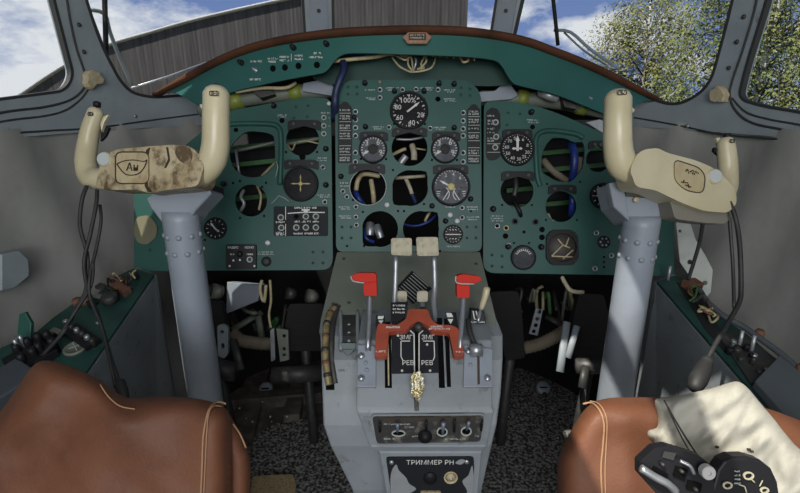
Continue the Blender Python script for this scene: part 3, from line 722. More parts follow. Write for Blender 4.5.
caption(SD, lp, [(277, 287, 115), (278, 286, 117), (321, 332, 113), (318, 327, 158), (317, 328, 160.5), (317, 330, 195), (320, 330, 197), (259, 273, 252), (258, 274, 254.3), (329, 330, 118), (329, 330, 126)], PALE, 1.2)
for x, y in [(286, 152), (317, 152), (233, 183), (240, 181), (266, 183), (240, 218), (264, 216), (262, 187), (205, 240)]: screw(SD, x, y, 1.2, lp, HOLE)
mb = MB(); mb.tube([SD.pt(272, 204, .006), SD.pt(280, 196, .008), SD.pt(286, 199, .01), SD.pt(290, 202, .006)], .0012, PALE, 5); mb.tube([SD.pt(276, 178, .006), SD.pt(279, 168, .012), SD.pt(277, 162, .008)], .0012, PALE, 5); mb.build('loose_thread', lp)
# pale rounded patch of bare filler at panel's outer end
mb = MB(); SD.slab(mb, round_poly([(137, 217), (150, 215), (158, 226), (157, 237), (148, 245), (138, 243), (134, 232)], 4, 3), .004, .004, mat('khaki_cover', (.16, .15, .09, 1), .8)); mb.build('cover_patch', lp)

# ---- right panel
rp = thing('instrument_panel', 'teal right instrument panel behind the right control yoke with blue cable in its openings', 'panel')
RP = round_poly([(484, 101, 8), (520, 101.5, 30), (556, 112, 20), (604, 134, 10), (650, 160, 10), (674, 190, 5), (674, 276, 3), (483, 273, 12)], 6, 5)
bigR = round_poly([(548, 142, 3), (553, 137.5, 3), (566, 138, 6), (575, 143, 5), (583, 141, 4), (585, 150, 5), (583, 168, 8), (577, 176, 4), (570, 183, 5), (556, 181, 8), (548, 176, 4), (541, 172, 4), (542, 152, 6)], 3, 3)
RH = [bigR, circ(517, 191, 16.5), circ(561, 206.5, 15.5), circ(598, 160, 12)]
mb = MB(); SD.slab(mb, RP, 0, .006, TEAL, RH); mb.build('panel_plate', rp, bevel=.0012)
mb = MB(); path = [SD.pt(x, y, .001) for x, y in smooth_poly([(540, 186), (537, 176), (535.5, 150), (536, 138), (542, 132), (555, 131), (575, 134), (583, 138)], 5, closed=False)]
mb.tube(path, .0075, TEAL, 10); mb.build('pressed_rib', rp)
strip(SD, rp, round_poly([(486, 112), (491, 107.5), (497, 109), (500, 114), (500.5, 128), (497, 133), (502, 140), (502, 155), (496, 160), (489, 160.5), (486, 157)], 1.5, 3), [(487.5, 494, y, 0) for y in (116, 121, 124, 129, 133, 138.5, 141)]+[(487, 500, 144, 1), (487, 500, 152.5, 1)])
LBR = Pl(None, d=DS-.003)
for x, y in [(495.5, 122.5), (496, 137), (495, 147.5)]: lampd(LBR, x, y, 3.0, rp, PALE, DARK)
bracket(SD, 502, 129.5, 532, 139, rp); bracket(SD, 501, 171.5, 534, 181.5, rp); bracket(SD, 548, 185, 576, 194.5, rp)
bracket(SD, 588, 141, 606, 150, rp)
gauge('speed_gauge', 'round black gauge with white numerals and upright needle on the right panel', SD, 517, 149, 16.5,
      [(n, a, .64, 4.6) for n, a in (('0', 8-22, ), ('6', 32), ('8', 72), ('20', 110), ('25', 140), ('30', 172), ('40', 207), ('50', 243), ('60', 278), ('70', 315))], [(-170, 170, 34, .82, .89, .6)], [(0, .78, .14, WHITE), (-90, .35, .10, WHITE), (90, .3, .10, WHITE)], DIAL)
gauge('round_gauge', 'round dark gauge with grey cross pointer behind the right control yoke grip', SD, 602.5, 196, 12.5, [], [(0, 360, 12, .7, .85, .6)], [(0, .7, .10, ALU), (90, .7, .10, ALU), (180, .7, .10, ALU), (270, .7, .10, ALU)], DIAL)
gauge('voltage_gauge', 'dark round meter with white arc scale at the bottom left of the right panel', SD, 523, 257.5, 12, [], [(-60, 60, 8, .60, .74, .8), (-60, 60, 22, .56, .60, 1.0)], [], mat('dial_charcoal', (.03, .035, .04, 1), .5), None, bez=BLACKM)
# square-framed turn indicator with its casing broken open
sg = thing('turn_indicator', 'square-framed dark gauge with loose pale pieces behind its glass, low on the right panel', 'gauge')
mb = MB(); SD.slab(mb, round_poly([(551, 230), (571, 230), (577, 236), (578, 258), (572, 265), (551, 265), (545.5, 259), (545.5, 236)], 3, 3), .010, .010, BLACK, [circ(561.5, 247.5, 14)]); mb.build('bezel', sg, bevel=.001)
mb = MB(); SD.lathe(mb, 561.5, 247.5, [(14.4, .001), (14.4, .002), (.02, .002)], mat('dial_brown', (.05, .045, .038, 1), .6), 30); mb.build('dial', sg)
mb = MB()
for ln in [(549, 258, 562, 245), (562, 245, 569, 248), (562, 245, 557, 239), (568, 238, 565, 246), (550, 256, 572, 257), (562, 259, 572, 250)]:
    a, b = SD.pt(ln[0], ln[1], .006), SD.pt(ln[2], ln[3], .007); mb.tube([a, b], .0022, FOAM, 6)
mb.build('pointer', sg)
for x, y in [(549.5, 234), (573.5, 234), (549.5, 261), (573.5, 261)]: screw(SD, x, y, 1.6, sg, DARK, .010)
mb = MB(); SD.lathe(mb, 603.5, 242, [(6.3, 0), (6.3, .004), (5.5, .005), (.02, .005)], BLACK, 18)
for k in range(6):
    a = k*math.pi/3; SD.lathe(mb, 603.5+3.8*math.cos(a), 242+3.8*math.sin(a), [(1.2, .005), (.9, .007), (.02, .0075)], STEEL, 8)
mb.build('connector', rp)
for x, y in [(493, 209), (508, 246.5), (541, 247), (534, 113.5 if False else 121)]: knob(SD, x, y, 2.9, rp) if y > 130 else None
for x, y in [(531, 112.5)]: knob(SD, x, y, 2.8, rp)
for x, y in [(515, 221.5), (535.5, 222)]: lampd(SD, x, y, 3.2, rp, DARK, HOLE)
for x, y in [(497, 226), (506, 228)]: lampd(SD, x, y, 2.8, rp, BADGE if x > 500 else STEEL, HOLE)
for x, y, r in [(505.5, 236, 2.4), (542, 229.5, 2.5), (542, 237.3, 2.5), (532.5, 127, 2.2), (524, 232, 1.4)]: socket(SD, x, y, r, rp)
for x, y in [(508.5, 245.5), (596, 233), (611, 255.5), (594.5, 268.5)]: lampd(SD, x, y, 2.6, rp, ALU, DARK)
rivets(SD, [(492, 255), (502, 256), (492, 266), (502, 267), (508, 113), (520, 114), (507, 125)], rp)
caption(SD, rp, [(527, 538, 120), (528, 539, 122.5), (492, 503, 216), (491, 504, 218.5), (492, 503, 220.8)], PALE, 1.3)
for x, y in [(502, 205), (532, 205), (514, 243), (529, 243), (604, 262), (604, 257), (604, 267), (577, 220), (546, 220), (547, 184), (580, 182)]: screw(SD, x, y, 1.1, rp, HOLE)
mb = MB(); mb.tube([SD.pt(514, 200, -.005), SD.pt(519, 212, .01), SD.pt(521, 216, -.002)], .006, BLACK, 8); mb.build('loose_strap', rp)

# ============================================================ GLARESHIELD
def hd(px): return 1.25 + .27*(abs(px-410)/255)**2.2
hood = thing('glareshield', 'teal hood over the instrument panels edged with a brown leather roll', 'hood')
edge = smooth_poly([(156, 95), (180, 82), (205, 68), (232, 55), (262, 45), (300, 37.5), (350, 32), (415, 30), (470, 32), (520, 40), (555, 52), (590, 66), (625, 83), (662, 103)], 5, closed=False)
low = [(660, 104), (648, 101), (636, 105), (624, 119), (600, 112), (560, 96), (530, 88), (515, 84), (508, 76), (502, 66), (494, 60), (470, 57), (440, 55.5), (400, 54), (360, 53), (344, 54), (335, 60), (329, 68), (322, 73), (300, 77), (265, 84), (232, 92), (206, 102), (198, 105), (186, 98), (172, 92), (160, 95)]
lowS = smooth_poly(low, 3, closed=False)
face = edge+lowS
mb = MB(); slab(mb, face, lambda x, y: P(x, y, hd(x)), FW*.006, HOOD, [], 14); hf = mb.build('hood_face', hood, bevel=.0015)
mb = MB()   # upper skin running forward and down to the windscreen sill
edm = [q for q in edge if 206 < q[0] < 616]; eb = [P(x, y-2, hd(x)) for x, y in edm]; sill = []
for (x, y), p in zip(edm, eb):
    x2 = 400+(x-400)*.98; q = hull(x2, 118 if abs(x-400) < 240 else 112, .03); sill.append(q)
n = len(eb); mid = [a.lerp(b, .5)+V((0, 0, .01)) for a, b in zip(eb, sill)]
dn = V((0, 0, -.006))
vs = eb+mid+sill; vs2 = [v+dn for v in vs]
fs = [(j*n+i, j*n+i+1, (j+1)*n+i+1, (j+1)*n+i) for j in range(2) for i in range(n-1)]
mb.add(vs+vs2, fs+[tuple(k+3*n for k in f[::-1]) for f in fs], mat('hood_top_black', (.03, .03, .03, 1), .9), True); mb.build('hood_top', hood)
mb = MB(); pts = [P(x, y, hd(x)-.006) for x, y in edge]; mb.tube(pts, [(.0105*min(1, .55+i/12, .55+(len(pts)-1-i)/12), .015) for i in range(len(pts))], BROWN, 12, flat=-FW); mb.build('leather_roll', hood)
mb = MB()   # recessed back plate
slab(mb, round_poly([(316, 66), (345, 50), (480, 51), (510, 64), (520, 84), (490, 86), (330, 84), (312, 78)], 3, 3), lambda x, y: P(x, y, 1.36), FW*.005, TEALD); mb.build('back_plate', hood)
HF = Pl(None, d=hd(285)-.001)
class HPl(Pl):
    def __init__(s, x0): s.o = P(x0, 70, hd(x0)); t = (P(x0+6, 70, hd(x0+6))-P(x0-6, 70, hd(x0-6))).normalized(); s.Y = UP.copy(); s.X = t; s.N = t.cross(UP).normalized(); s.N = s.N if s.N.dot(FW) < 0 else -s.N
for x, y in [(273, 68.5), (285, 67.5), (298.5, 66), (317, 65)]: socket(HPl(x), x, y, 2.9, hood)
for x, y in [(242, 63), (294, 48), (327, 44.5)]: knob(HPl(x), x, y, 2.8, hood)
hp = HPl(255); mb = MB(); hp.lathe(mb, 255.5, 70, [(3.2, 0), (3.0, .003), (1.5, .004), (1.2, .012), (.02, .013)], STEEL, 12); mb.build('toggle_switch', hood)
mb = MB()
for x0, x1, y in [(251, 262, 61.5), (250, 261, 79.5), (268, 278, 58.5), (280, 289, 57), (268.5, 277, 61.8), (280, 289, 60.5), (295, 303, 55.8), (295, 303, 59.2), (314, 321, 53.3), (309, 323, 57.3)]: script_line(HPl((x0+x1)/2), mb, x0, x1, y, WHITE, 1.9)
HPl(291.5).line(mb, 291.5, 54, 291.5, 61.5, .5, WHITE)
mb.build('lettering', hf)
# data plate on the hood rim
mb = MB(); hp = HPl(417); hp.slab(mb, round_poly([(402.5, 41), (406, 38), (407.5, 36), (426, 36), (428, 38), (431, 41), (428, 44), (426.5, 47), (407, 47), (405.5, 44)], 1, 2), .022, .006, mat('copper_rim', (.30, .15, .10, 1), .5)); dp = mb.build('data_plate', hood, bevel=.001)
mb = MB(); hp.slab(mb, rrect(408.5, 37.2, 425.5, 43.8, .8), .0235, .002, DARK); o = mb.build('label_plate', dp)
mb = MB(); [script_line(hp, mb, 410, 424, y, BADGE, 1.5, out=.024) for y in (39, 41.8, 45.4)]; mb.build('lettering', dp)

# wiring inside the hood recess
def cable(name, label, pts, r, m, cat='cable', group=None, parent=None, n=5, seg=7):
    mb = MB(); mb.tube(PP(pts, n), r, m, seg)
    o = mb.build(name, parent)
    if parent is None: tag(o, label, cat, group)
    return o
cable('wire_bundle', 'tan wire bundle strung along the recess under the hood', [(326, 62, 1.32), (336, 61, 1.30), (350, 59.5, 1.30), (375, 57, 1.31), (390, 54, 1.32), (408, 56, 1.33)], .0055, TANW)
cable('wire_bundle', 'blue wire bundle above the tan bundle under the hood', [(334, 55, 1.33), (350, 53.5, 1.32), (370, 53.5, 1.32), (386, 53.5, 1.33)], .0045, BLUEW)
cable('cable_sleeve', 'navy sleeved cable dropping from the hood recess beside the centre panel', [(343, 62, 1.29), (344, 70, 1.28), (340, 80, 1.275), (336, 92, 1.28), (335, 104, 1.285), (335, 118, 1.32)], .010, NAVY)
wl = thing('wire_tangle', 'tangle of pale loose wires hanging at the middle of the hood recess', 'wires')
for i, p in enumerate([[(392, 57, 1.32), (399, 66, 1.30), (408, 71, 1.30), (412, 72, 1.30)], [(412, 72, 1.30), (422, 71, 1.30), (432, 67, 1.30), (436, 56, 1.33)], [(395, 55, 1.32), (405, 60, 1.3), (411, 57, 1.31), (413, 71, 1.3)], [(409, 56, 1.32), (408, 64, 1.29), (413, 72, 1.3)], [(414, 55, 1.32), (416, 62, 1.29), (413, 72, 1.3)], [(426, 55, 1.32), (426, 62, 1.29), (419, 69, 1.3)], [(425, 56, 1.32), (421, 64, 1.3), (424, 68, 1.3), (417, 69, 1.3)]]):
    mb = MB(); mb.tube(PP(p, 5), .0028, TANW if i != 4 else ALU, 6); mb.build('wire', wl)
mb = MB(); mb.tube(PP([(404, 54, 1.33), (425, 54, 1.32), (450, 56, 1.32), (480, 59, 1.34)], 4), .005, DARK, 8)
for i in range(22):
    x = 426+i*2.3; c = P(x, 54+i*.22, 1.315); mb.tube([c-UP*.006, c+UP*.004], .0022, RUST if i % 3 else TANW, 5)
tag(mb.build('terminal_strip'), 'dark terminal strip with coppery pins under the hood right of the wire tangle', 'terminal strip')
cable('wire_loop', 'short tan wire loop at the right end of the terminal strip', [(461, 58, 1.32), (463, 62, 1.3), (468, 61, 1.3), (469, 57, 1.32)], .003, TANW)

# ---- plumbing between hood and side panels
def pipe(name, label, pts, r, m, cat='pipe', bands=()):
    t = thing(name, label, cat); mb = MB(); mb.tube(PP(pts, 4), r, m, 14); mb.build('tube', t)
    for (a, b, rr, mm) in bands:
        mb = MB(); mb.tube([P(*a), P(*b)], rr, mm, 14); mb.build('band', t)
    return t
pipe('duct', 'grey duct with yellow-green bands between the hood and the left panel', [(200, 110, 1.46), (240, 100, 1.44), (300, 92, 1.42), (334, 90, 1.42)], .022, OLIVE, 'duct', [((230, 102.5, 1.44), (243, 99.5, 1.44), .027, YGRN), ((290, 93.5, 1.42), (302, 92, 1.42), .025, YGRN)])
pipe('duct', 'grey duct with yellow-green bands between the hood and the right panel', [(480, 98, 1.42), (540, 100, 1.42), (580, 106, 1.44), (630, 118, 1.46)], .022, OLIVE, 'duct', [((517, 98, 1.42), (527, 99, 1.42), .026, YGRN), ((577, 106, 1.44), (586, 108, 1.44), .024, YGRN)])
def blocky(name, label, poly, d, th, m, cat, bev=.002):
    mb = MB(); slab(mb, poly, lambda x, y: P(x, y, d), FW*th, m); return tag(mb.build(name, bevel=bev), label, cat)
blocky('sheet_bracket', 'light grey sheet bracket above the right end of the left panel', [(303, 83), (318, 80), (333, 84), (334, 96), (302, 91)], 1.39, .01, COLM, 'bracket')
blocky('sheet_bracket', 'light grey rounded sheet bracket above the left end of the right panel', round_poly([(478, 92), (495, 91), (502, 84), (511, 85), (518, 95), (512, 99), (478, 102)], 2, 3), 1.385, .01, COLM, 'bracket')
blocky('relay_box', 'dark relay box lying on the left duct behind the left yoke grip', [(252, 91), (268, 86), (275, 94), (260, 98)], 1.385, .03, DARK, 'box')
blocky('relay_box', 'dark relay box on the right duct beside the yellow-green band', [(561, 95), (576, 98), (577, 109), (565, 107)], 1.385, .03, DARK, 'box')
blocky('sheet_bracket', 'small pale sheet bracket behind the right yoke grip below the hood end', [(586, 122), (600, 119), (618, 130), (612, 139)], 1.38, .008, ALU, 'bracket')
pipe('hydraulic_pipe', 'thin tan pipe running below the left end of the hood', [(236, 92, 1.38), (262, 88, 1.37), (285, 88, 1.37), (296, 83, 1.38)], .005, TANW)
pipe('hydraulic_pipe', 'pale bent pipe under the right part of the hood', [(538, 90, 1.37), (552, 86, 1.36), (562, 92, 1.36), (575, 93, 1.37), (592, 99, 1.38)], .004, ALU)
pipe('connector_plug', 'rounded grey connector plug on the right duct', [(541, 92, 1.38), (548, 95, 1.36), (556, 98, 1.37)], .014, ALU, 'connector')

# ---- what shows through the empty holes: airframe structure and loose wiring behind the panels
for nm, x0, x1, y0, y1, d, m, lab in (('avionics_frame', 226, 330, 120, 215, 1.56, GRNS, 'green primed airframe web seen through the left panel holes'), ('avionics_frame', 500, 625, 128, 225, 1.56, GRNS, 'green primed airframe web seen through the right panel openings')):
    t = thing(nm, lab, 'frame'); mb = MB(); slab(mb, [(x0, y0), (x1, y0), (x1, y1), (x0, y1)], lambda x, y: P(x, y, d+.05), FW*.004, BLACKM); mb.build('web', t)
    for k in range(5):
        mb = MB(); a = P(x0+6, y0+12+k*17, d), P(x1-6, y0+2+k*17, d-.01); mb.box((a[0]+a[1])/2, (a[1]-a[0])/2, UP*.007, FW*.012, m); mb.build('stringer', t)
def hw(label, pts, r, m, name='loose_wire', cat='wire'): cable(name, label, pts, r, m, cat)
hw('pale strip hanging in the large left panel opening', [(236, 150, 1.44), (238, 165, 1.42), (240, 178, 1.43)], .004, ALU)
hw('grey rod crossing the large left panel opening', [(230, 152, 1.45), (250, 148, 1.44), (276, 142, 1.45)], .005, OLIVE, 'control_rod', 'rod')
hw('curled tan wire low in the large left panel opening', [(262, 176, 1.42), (268, 170, 1.41), (276, 162, 1.43)], .004, TANW)
hw('grey rod crossing the upper round hole of the left panel', [(284, 144, 1.43), (300, 142, 1.42), (321, 138, 1.43)], .0055, OLIVE, 'control_rod', 'rod')
hw('tan wire coil in the upper round hole of the left panel', [(287, 144, 1.41), (292, 150, 1.41), (296, 143, 1.42), (306, 141, 1.41), (320, 144, 1.42)], .0025, TANW)
hw('white curved wire in the lower hole of the left panel', [(244, 190, 1.40), (241, 197, 1.39), (244, 204, 1.39), (240, 212, 1.40)], .005, ALU)
hw('tan wire standing in the lower hole of the left panel', [(257, 186, 1.40), (261, 196, 1.39), (259, 210, 1.40)], .0035, TANW)
for i, (lb, p, r, m) in enumerate([('pale lever in the middle hole of the centre panel', [(412, 145, 1.38), (414, 153, 1.37), (414, 160, 1.37)], .009, IVORY), ('tan rod slanting in the middle hole of the centre panel', [(390, 156, 1.4), (402, 150, 1.39), (406, 149, 1.39)], .005, TANW), ('pale bar across the top of the middle hole of the centre panel', [(396, 139, 1.4), (410, 139.5, 1.4), (424, 137, 1.4)], .004, ALU), ('thin pale wire at the right of the middle hole', [(413, 148, 1.39), (426, 150, 1.39)], .0025, TANW), ('blunt grey stub at the bottom of the middle hole', [(400, 164, 1.38), (406, 156, 1.38)], .010, ALU),
    ('tan wires standing in the left hole of the centre panel', [(371, 180, 1.37), (373, 192, 1.36), (374, 203, 1.37)], .007, TANW), ('yellow wire curling in the left hole of the centre panel', [(356, 190, 1.37), (358, 180, 1.36), (364, 174, 1.37), (380, 176, 1.37)], .007, BADGE), ('blue plug low in the left hole of the centre panel', [(355, 192, 1.37), (359, 199, 1.36), (363, 205, 1.37)], .009, BLUEW),
    ('pale bar across the square-cornered hole of the centre panel', [(396, 178, 1.37), (410, 177, 1.36), (425, 176, 1.37)], .005, IVORY), ('tan and navy strap slanting in the square-cornered hole', [(406, 179, 1.36), (410, 188, 1.35), (412, 194, 1.35)], .006, IVORY), ('navy end of the strap in the square-cornered hole', [(412, 194, 1.35), (416, 203, 1.36)], .0065, NAVY),
    ('chrome plug hanging left in the bottom left hole of the centre panel', [(370, 224, 1.36), (370, 230, 1.35), (370, 235, 1.35)], .013, STEEL), ('chrome plug hanging right in the bottom left hole of the centre panel', [(377, 226, 1.35), (379, 232, 1.34), (381, 238, 1.34)], .011, STEEL), ('navy cable around the bottom left hole', [(365, 228, 1.37), (366, 238, 1.36), (374, 242, 1.37)], .005, BLUEW), ('blue wire sagging across the bottom right hole of the centre panel', [(403, 224, 1.36), (415, 226, 1.35), (428, 222, 1.35), (436, 215, 1.36)], .0035, BLUEW), ('pale hooks at the top of the bottom right hole', [(425, 221, 1.35), (428, 215, 1.34), (430, 212, 1.36)], .004, TANW),
    ('blue cable standing in the large right panel opening', [(570, 142, 1.40), (574, 152, 1.37), (574, 168, 1.37), (572, 184, 1.40)], .011, BLUEW), ('tan wires slanting low in the large right panel opening', [(543, 160, 1.41), (552, 170, 1.40), (568, 182, 1.41)], .010, HOSE), ('pale strip at the right of the large right panel opening', [(580, 158, 1.41), (578, 170, 1.4), (577, 178, 1.4)], .008, HOSE), ('blue cable in the lower hole of the right panel', [(571, 188, 1.41), (572.5, 200, 1.385), (571, 216, 1.41)], .010, BLUEW), ('grey bent rod in the left hole of the right panel', [(515, 176, 1.40), (516, 186, 1.39), (514, 196, 1.39)], .007, DARK), ('pale hook at the left of the lower hole of the right panel', [(548, 214, 1.37), (551, 220, 1.35), (554, 221, 1.35)], .004, FOAM)]): hw(lb, p, r, m)
# ============================================================ CONTROL YOKES
def sweep(mb, pts, m, seg=16, n=6):
    q = smooth_poly(pts, n, closed=False)
    path = [P(a[0], a[1], a[2]) for a in q]; rr = [(a[3]*a[2]/FL, a[4]*a[2]/FL) for a in q]
    # rounded ends
    def endcap(p0, p1, r): 
        d = (p0-p1).normalized(); return [(p0+d*min(r)*.55, (r[0]*.55, r[1]*.55)), (p0+d*min(r)*.35, (r[0]*.82, r[1]*.82))]
    a = endcap(path[0], path[1], rr[0]); b = endcap(path[-1], path[-2], rr[-1])
    path = [x[0] for x in a]+path+[x[0] for x in b[::-1]]; rr = [x[1] for x in a]+rr+[x[1] for x in b[::-1]]
    mb.tube(path, rr, m, seg, True, flat=-FW)
def dplate(poly, dfn, th, m, bev=0, name='x', parent=None, holes=(), grid=None, bseg=2, smooth=False, label=None):
    mb = MB(); slab(mb, poly, (lambda x, y: P(x, y, dfn)) if not callable(dfn) else (lambda x, y: P(x, y, dfn(x, y))), FW*th, m, holes, grid, smooth=smooth); return mb.build(name, parent, bevel=bev, bseg=bseg, label=label)
def facing(px, py, d, n=None):   # small local plane facing the eye, optionally turned
    pl = Pl(None, d=d)
    return pl
def column(t, px0, py0, d0, r):
    top = P(px0, py0, d0); mb = MB()
    b = V((top.x, top.y, .02)); mb.lathe(b, V((1, 0, 0)), V((0, 1, 0)), V((0, 0, 1)), [(r*1.7, -.02), (r*1.7, -.005), (r*1.12, .0), (r*1.06, .3), (r, top.z-.02), (r*.98, top.z)], COLM, 36)
    c = mb.build('column', t)
    for zz in (.022, .060):
        for k in range(9):
            a = k*math.pi/4.5+(.35 if zz > .05 else 0); nn = V((math.cos(a), math.sin(a), 0)); o = V((top.x, top.y, top.z-zz-.012))+nn*r*.985
            if nn.y > .5: continue
            m2 = MB(); m2.lathe(o, V((-nn.y, nn.x, 0)), V((0, 0, 1)), nn, [(.0065, 0), (.005, .003), (.0003, .0045)], COLM, 10); m2.build('rivet', c)
    return c
# ---- left yoke
y1 = thing('control_yoke', 'left control yoke with grimy cream wheel and dirty winged badge on a grey column', 'yoke')
column(y1, 181, 219, 1.06, .0385)
dplate([(146, 198), (160, 189), (207, 187), (212, 193), (196, 210), (188, 222), (162, 223), (150, 207)], lambda x, y: 1.025+(y-200)*.0008, .075, COLM, .004, 'head_bracket', y1)
dplate([(158, 188), (212, 184), (213, 194), (196, 202), (168, 198)], 1.035, .07, BLACKM, .003, 'shaft_housing', y1)
mb = MB(); sweep(mb, [(96, 112, 1.10, 7.5, 7.5), (91, 128, 1.10, 8.5, 9), (87, 148, 1.10, 9.5, 9.5), (86, 164, 1.09, 10, 10), (91, 177, 1.08, 11, 10), (104, 178, 1.065, 10, 10), (125, 174, 1.055, 10, 9), (155, 173, 1.03, 10, 9), (180, 174, 1.0, 12, 10), (199, 172, .965, 15, 13), (211, 162, .95, 14, 14), (215.5, 146, .94, 13.5, 13.5), (216, 120, .93, 13.2, 13.2), (216.5, 94, .93, 13, 13)], CREAM)
g1 = mb.build('wheel', y1)
hubd = lambda x0, d0, x1, d1: (lambda x, y: d0+(d1-d0)*(x-x0)/(x1-x0))
hf1 = hubd(100, 1.015, 200, .925)
dplate(round_poly([(101, 160), (110, 152), (118, 149), (150, 146), (176, 144.5), (190, 146), (199, 154), (204, 166), (198, 186), (175, 189), (160, 191), (150, 194), (138, 189.5), (112, 190), (95, 188)], 5, 3), hf1, .075, CREAMD, .012, 'hub', y1, bseg=4)
dplate(round_poly([(146, 150), (150, 147), (148, 156), (147.5, 186), (152, 192), (148, 192), (144.5, 186), (145, 158)], 1, 2), lambda x, y: hf1(x, y)-.002, .004, GROOVE, 0, 'grime_line', y1)
dplate(round_poly([(166, 147), (168, 147), (170, 160), (166, 168), (164, 168), (168, 159)], .5, 1), lambda x, y: hf1(x, y)-.0015, .004, GROOVE, 0, 'grime_line', y1)
dplate(round_poly([(179, 145), (190, 147), (193, 157), (188, 166), (178, 160), (174, 151)], 4, 3), lambda x, y: hf1(x, y)-.0015, .004, mat('grime_patch', (.10, .065, .035, 1), .8, 0, (.32, .25, .15, 1), 60, .5, .7), 0, 'grime_patch', y1)
b1 = rrect(116, 152.5, 148, 183, 6)
dplate(offset(dens(b1, 4), 1.2), lambda x, y: hf1(x, y)-.001, .004, GROOVE, 0, 'badge_groove', y1)
bd = dplate(b1, lambda x, y: hf1(x, y)-.005, .006, BADGE, .0025, 'badge', y1, bseg=3)
bp = Pl(P(116, 152, hf1(116, 0)-.006), P(148, 152, hf1(148, 0)-.006), P(116, 183, hf1(116, 0)-.006))
mb = MB(); arcs = smooth_poly([(114+3, 164), (124, 161), (134, 160), (144, 161.5), (147, 160), (144, 168), (138, 174), (128, 175), (122, 171), (117, 164)], 3, closed=False)
for a, b in zip(arcs, arcs[1:]): bp.line(mb, a[0], a[1], b[0], b[1], .9, GROOVE, .0004, .0012)
mb.build('emblem', bd); bp.text('Ан', 132.5, 167.5, 11, GROOVE, bd, .0006, -4, 'emblem_lettering', 1.2)
mb = MB(); bt = Pl(None, d=1.01); bt.lathe(mb, 105.5, 159.5, [(7.2, -.02), (7.2, .004), (6.6, .006)], CREAM, 24); bt.lathe(mb, 105.5, 159.5, [(6.4, .004), (6.3, .008), (.02, .008)], mat('pale_grey_button', (.42, .45, .44, 1), .5), 24, smooth=False); mb.build('button', y1)
dplate([(100, 124), (103, 116), (109, 114), (104, 122), (101, 132)], 1.09, .012, CREAM, .002, 'trigger_guard', y1)
dplate([(101, 128), (109, 127), (105, 136), (100, 141)], 1.10, .010, BLACK, .001, 'trigger', y1)
dplate([(198.5, 104), (204, 103), (206, 111), (204, 114)], .93, .02, CREAM, .003, 'trigger_guard', y1)
mb = MB(); tp1 = P(97, 106, 1.10); mb.lathe(tp1, RT, -FW, UP, [(.008, -.002), (.008, .008), (.006, .010), (.0005, .010)], BLACK, 12); mb.build('push_button', y1)
mb = MB(); tp1 = P(216, 87.5, .93); mb.lathe(tp1, RT, -FW, UP, [(.010, -.006), (.010, .003), (.007, .006), (.0005, .006)], GROOVE, 12); mb.build('push_button', y1)
def tagplate(px, py, d, w, h, par, rot=0):
    pl = Pl(None, d=d); mb = MB(); pl.slab(mb, rrect(px-w/2, py-h/2, px+w/2, py+h/2, 1.4), .0012, .002, CREAM)
    o = mb.build('label_plate', par); mb = MB(); pl.slab(mb, rrect(px-w/2, py-h/2, px+w/2, py+h/2, 1.4), .0016, .0006, BLACK, [rrect(px-w/2+.8, py-h/2+.8, px+w/2-.8, py+h/2-.8, 1)])
    script_line(pl, mb, px-w/2+1.6, px+w/2-1.4, py, BLACK, 3.2, out=.0016); mb.build('lettering', o)
tagplate(214, 93.5, .903, 9, 5, y1); tagplate(90.5, 114, 1.08, 5, 4, y1)
# ---- right yoke
y2 = thing('control_yoke', 'right control yoke with clean cream grips and plain rounded badge on a grey column', 'yoke')
column(y2, 641, 224, 1.06, .0385)
dplate([(610, 184), (623, 182), (627, 192), (672, 195), (672.5, 207), (656, 227), (629, 224), (615, 208)], lambda x, y: 1.03+(y-200)*.0008, .075, COLM, .004, 'head_bracket', y2)
dplate([(609, 183), (621, 181), (626, 196), (630, 222), (614, 207)], lambda x, y: 1.022+(y-200)*.0008, .02, COLM, .003, 'bracket_cheek', y2)
dplate([(624, 183), (668, 190), (674, 200), (626, 196)], 1.02, .06, mat('dark_bracket', (.07, .065, .05, 1), .7), .002, 'shaft_housing', y2)
hb_ = [(635, 200), (665.5, 204)]
for x, y in hb_:
    mb = MB(); Pl(None, d=1.028).lathe(mb, x, y, [(3, 0), (2.7, .006), (.02, .007)], BADGE, 6, smooth=False); mb.build('bolt', y2)
mb = MB(); sweep(mb, [(618, 98, .93, 13.2, 13.2), (617.5, 125, .93, 13.5, 13.5), (618, 148, .94, 14, 13.5), (623, 165, .95, 15, 14), (637, 172, .965, 13, 13), (657, 172, 1.0, 11, 10), (680, 178, 1.03, 10, 9), (705, 186, 1.055, 11, 9), (720, 196, 1.075, 10, 10), (727, 187, 1.09, 9.5, 9.5), (728, 172, 1.10, 9, 9), (727, 155, 1.10, 8.8, 8.8), (725.5, 142, 1.10, 8, 8)], CREAM)
mb.build('wheel', y2)
hf2 = hubd(640, .925, 735, 1.02)
dplate(round_poly([(637, 154), (645, 149), (658, 148, 3), (668, 153), (695, 160), (712, 167), (724, 176), (736, 190), (737, 204), (728, 213), (704, 211), (682, 203), (655, 190), (636, 187), (630, 170)], 5, 3), hf2, .07, CREAM, .012, 'hub', y2, bseg=4)
dplate(round_poly([(668, 196), (705, 206), (734, 206), (733, 214), (726, 224), (705, 223), (675, 219), (672, 207)], 4, 3), lambda x, y: hf2(x, y)+.03, .05, mat('hub_back_grey', (.20, .19, .155, 1), .6), .006, 'hub_back', y2)
b2 = round_poly([(675, 160, 5), (699, 168, 8), (705, 176, 5), (703, 193, 6), (686, 190, 6), (675, 180, 6)], 6, 4)
dplate(offset(dens(b2, 4), 1.1), lambda x, y: hf2(x, y)-.001, .004, GROOVE, 0, 'badge_groove', y2)
bd2 = dplate(b2, lambda x, y: hf2(x, y)-.005, .006, mat('cream_badge', (.46, .38, .22, 1), .35, 0, (.40, .32, .18, 1), 30), .0025, 'badge', y2, bseg=3)
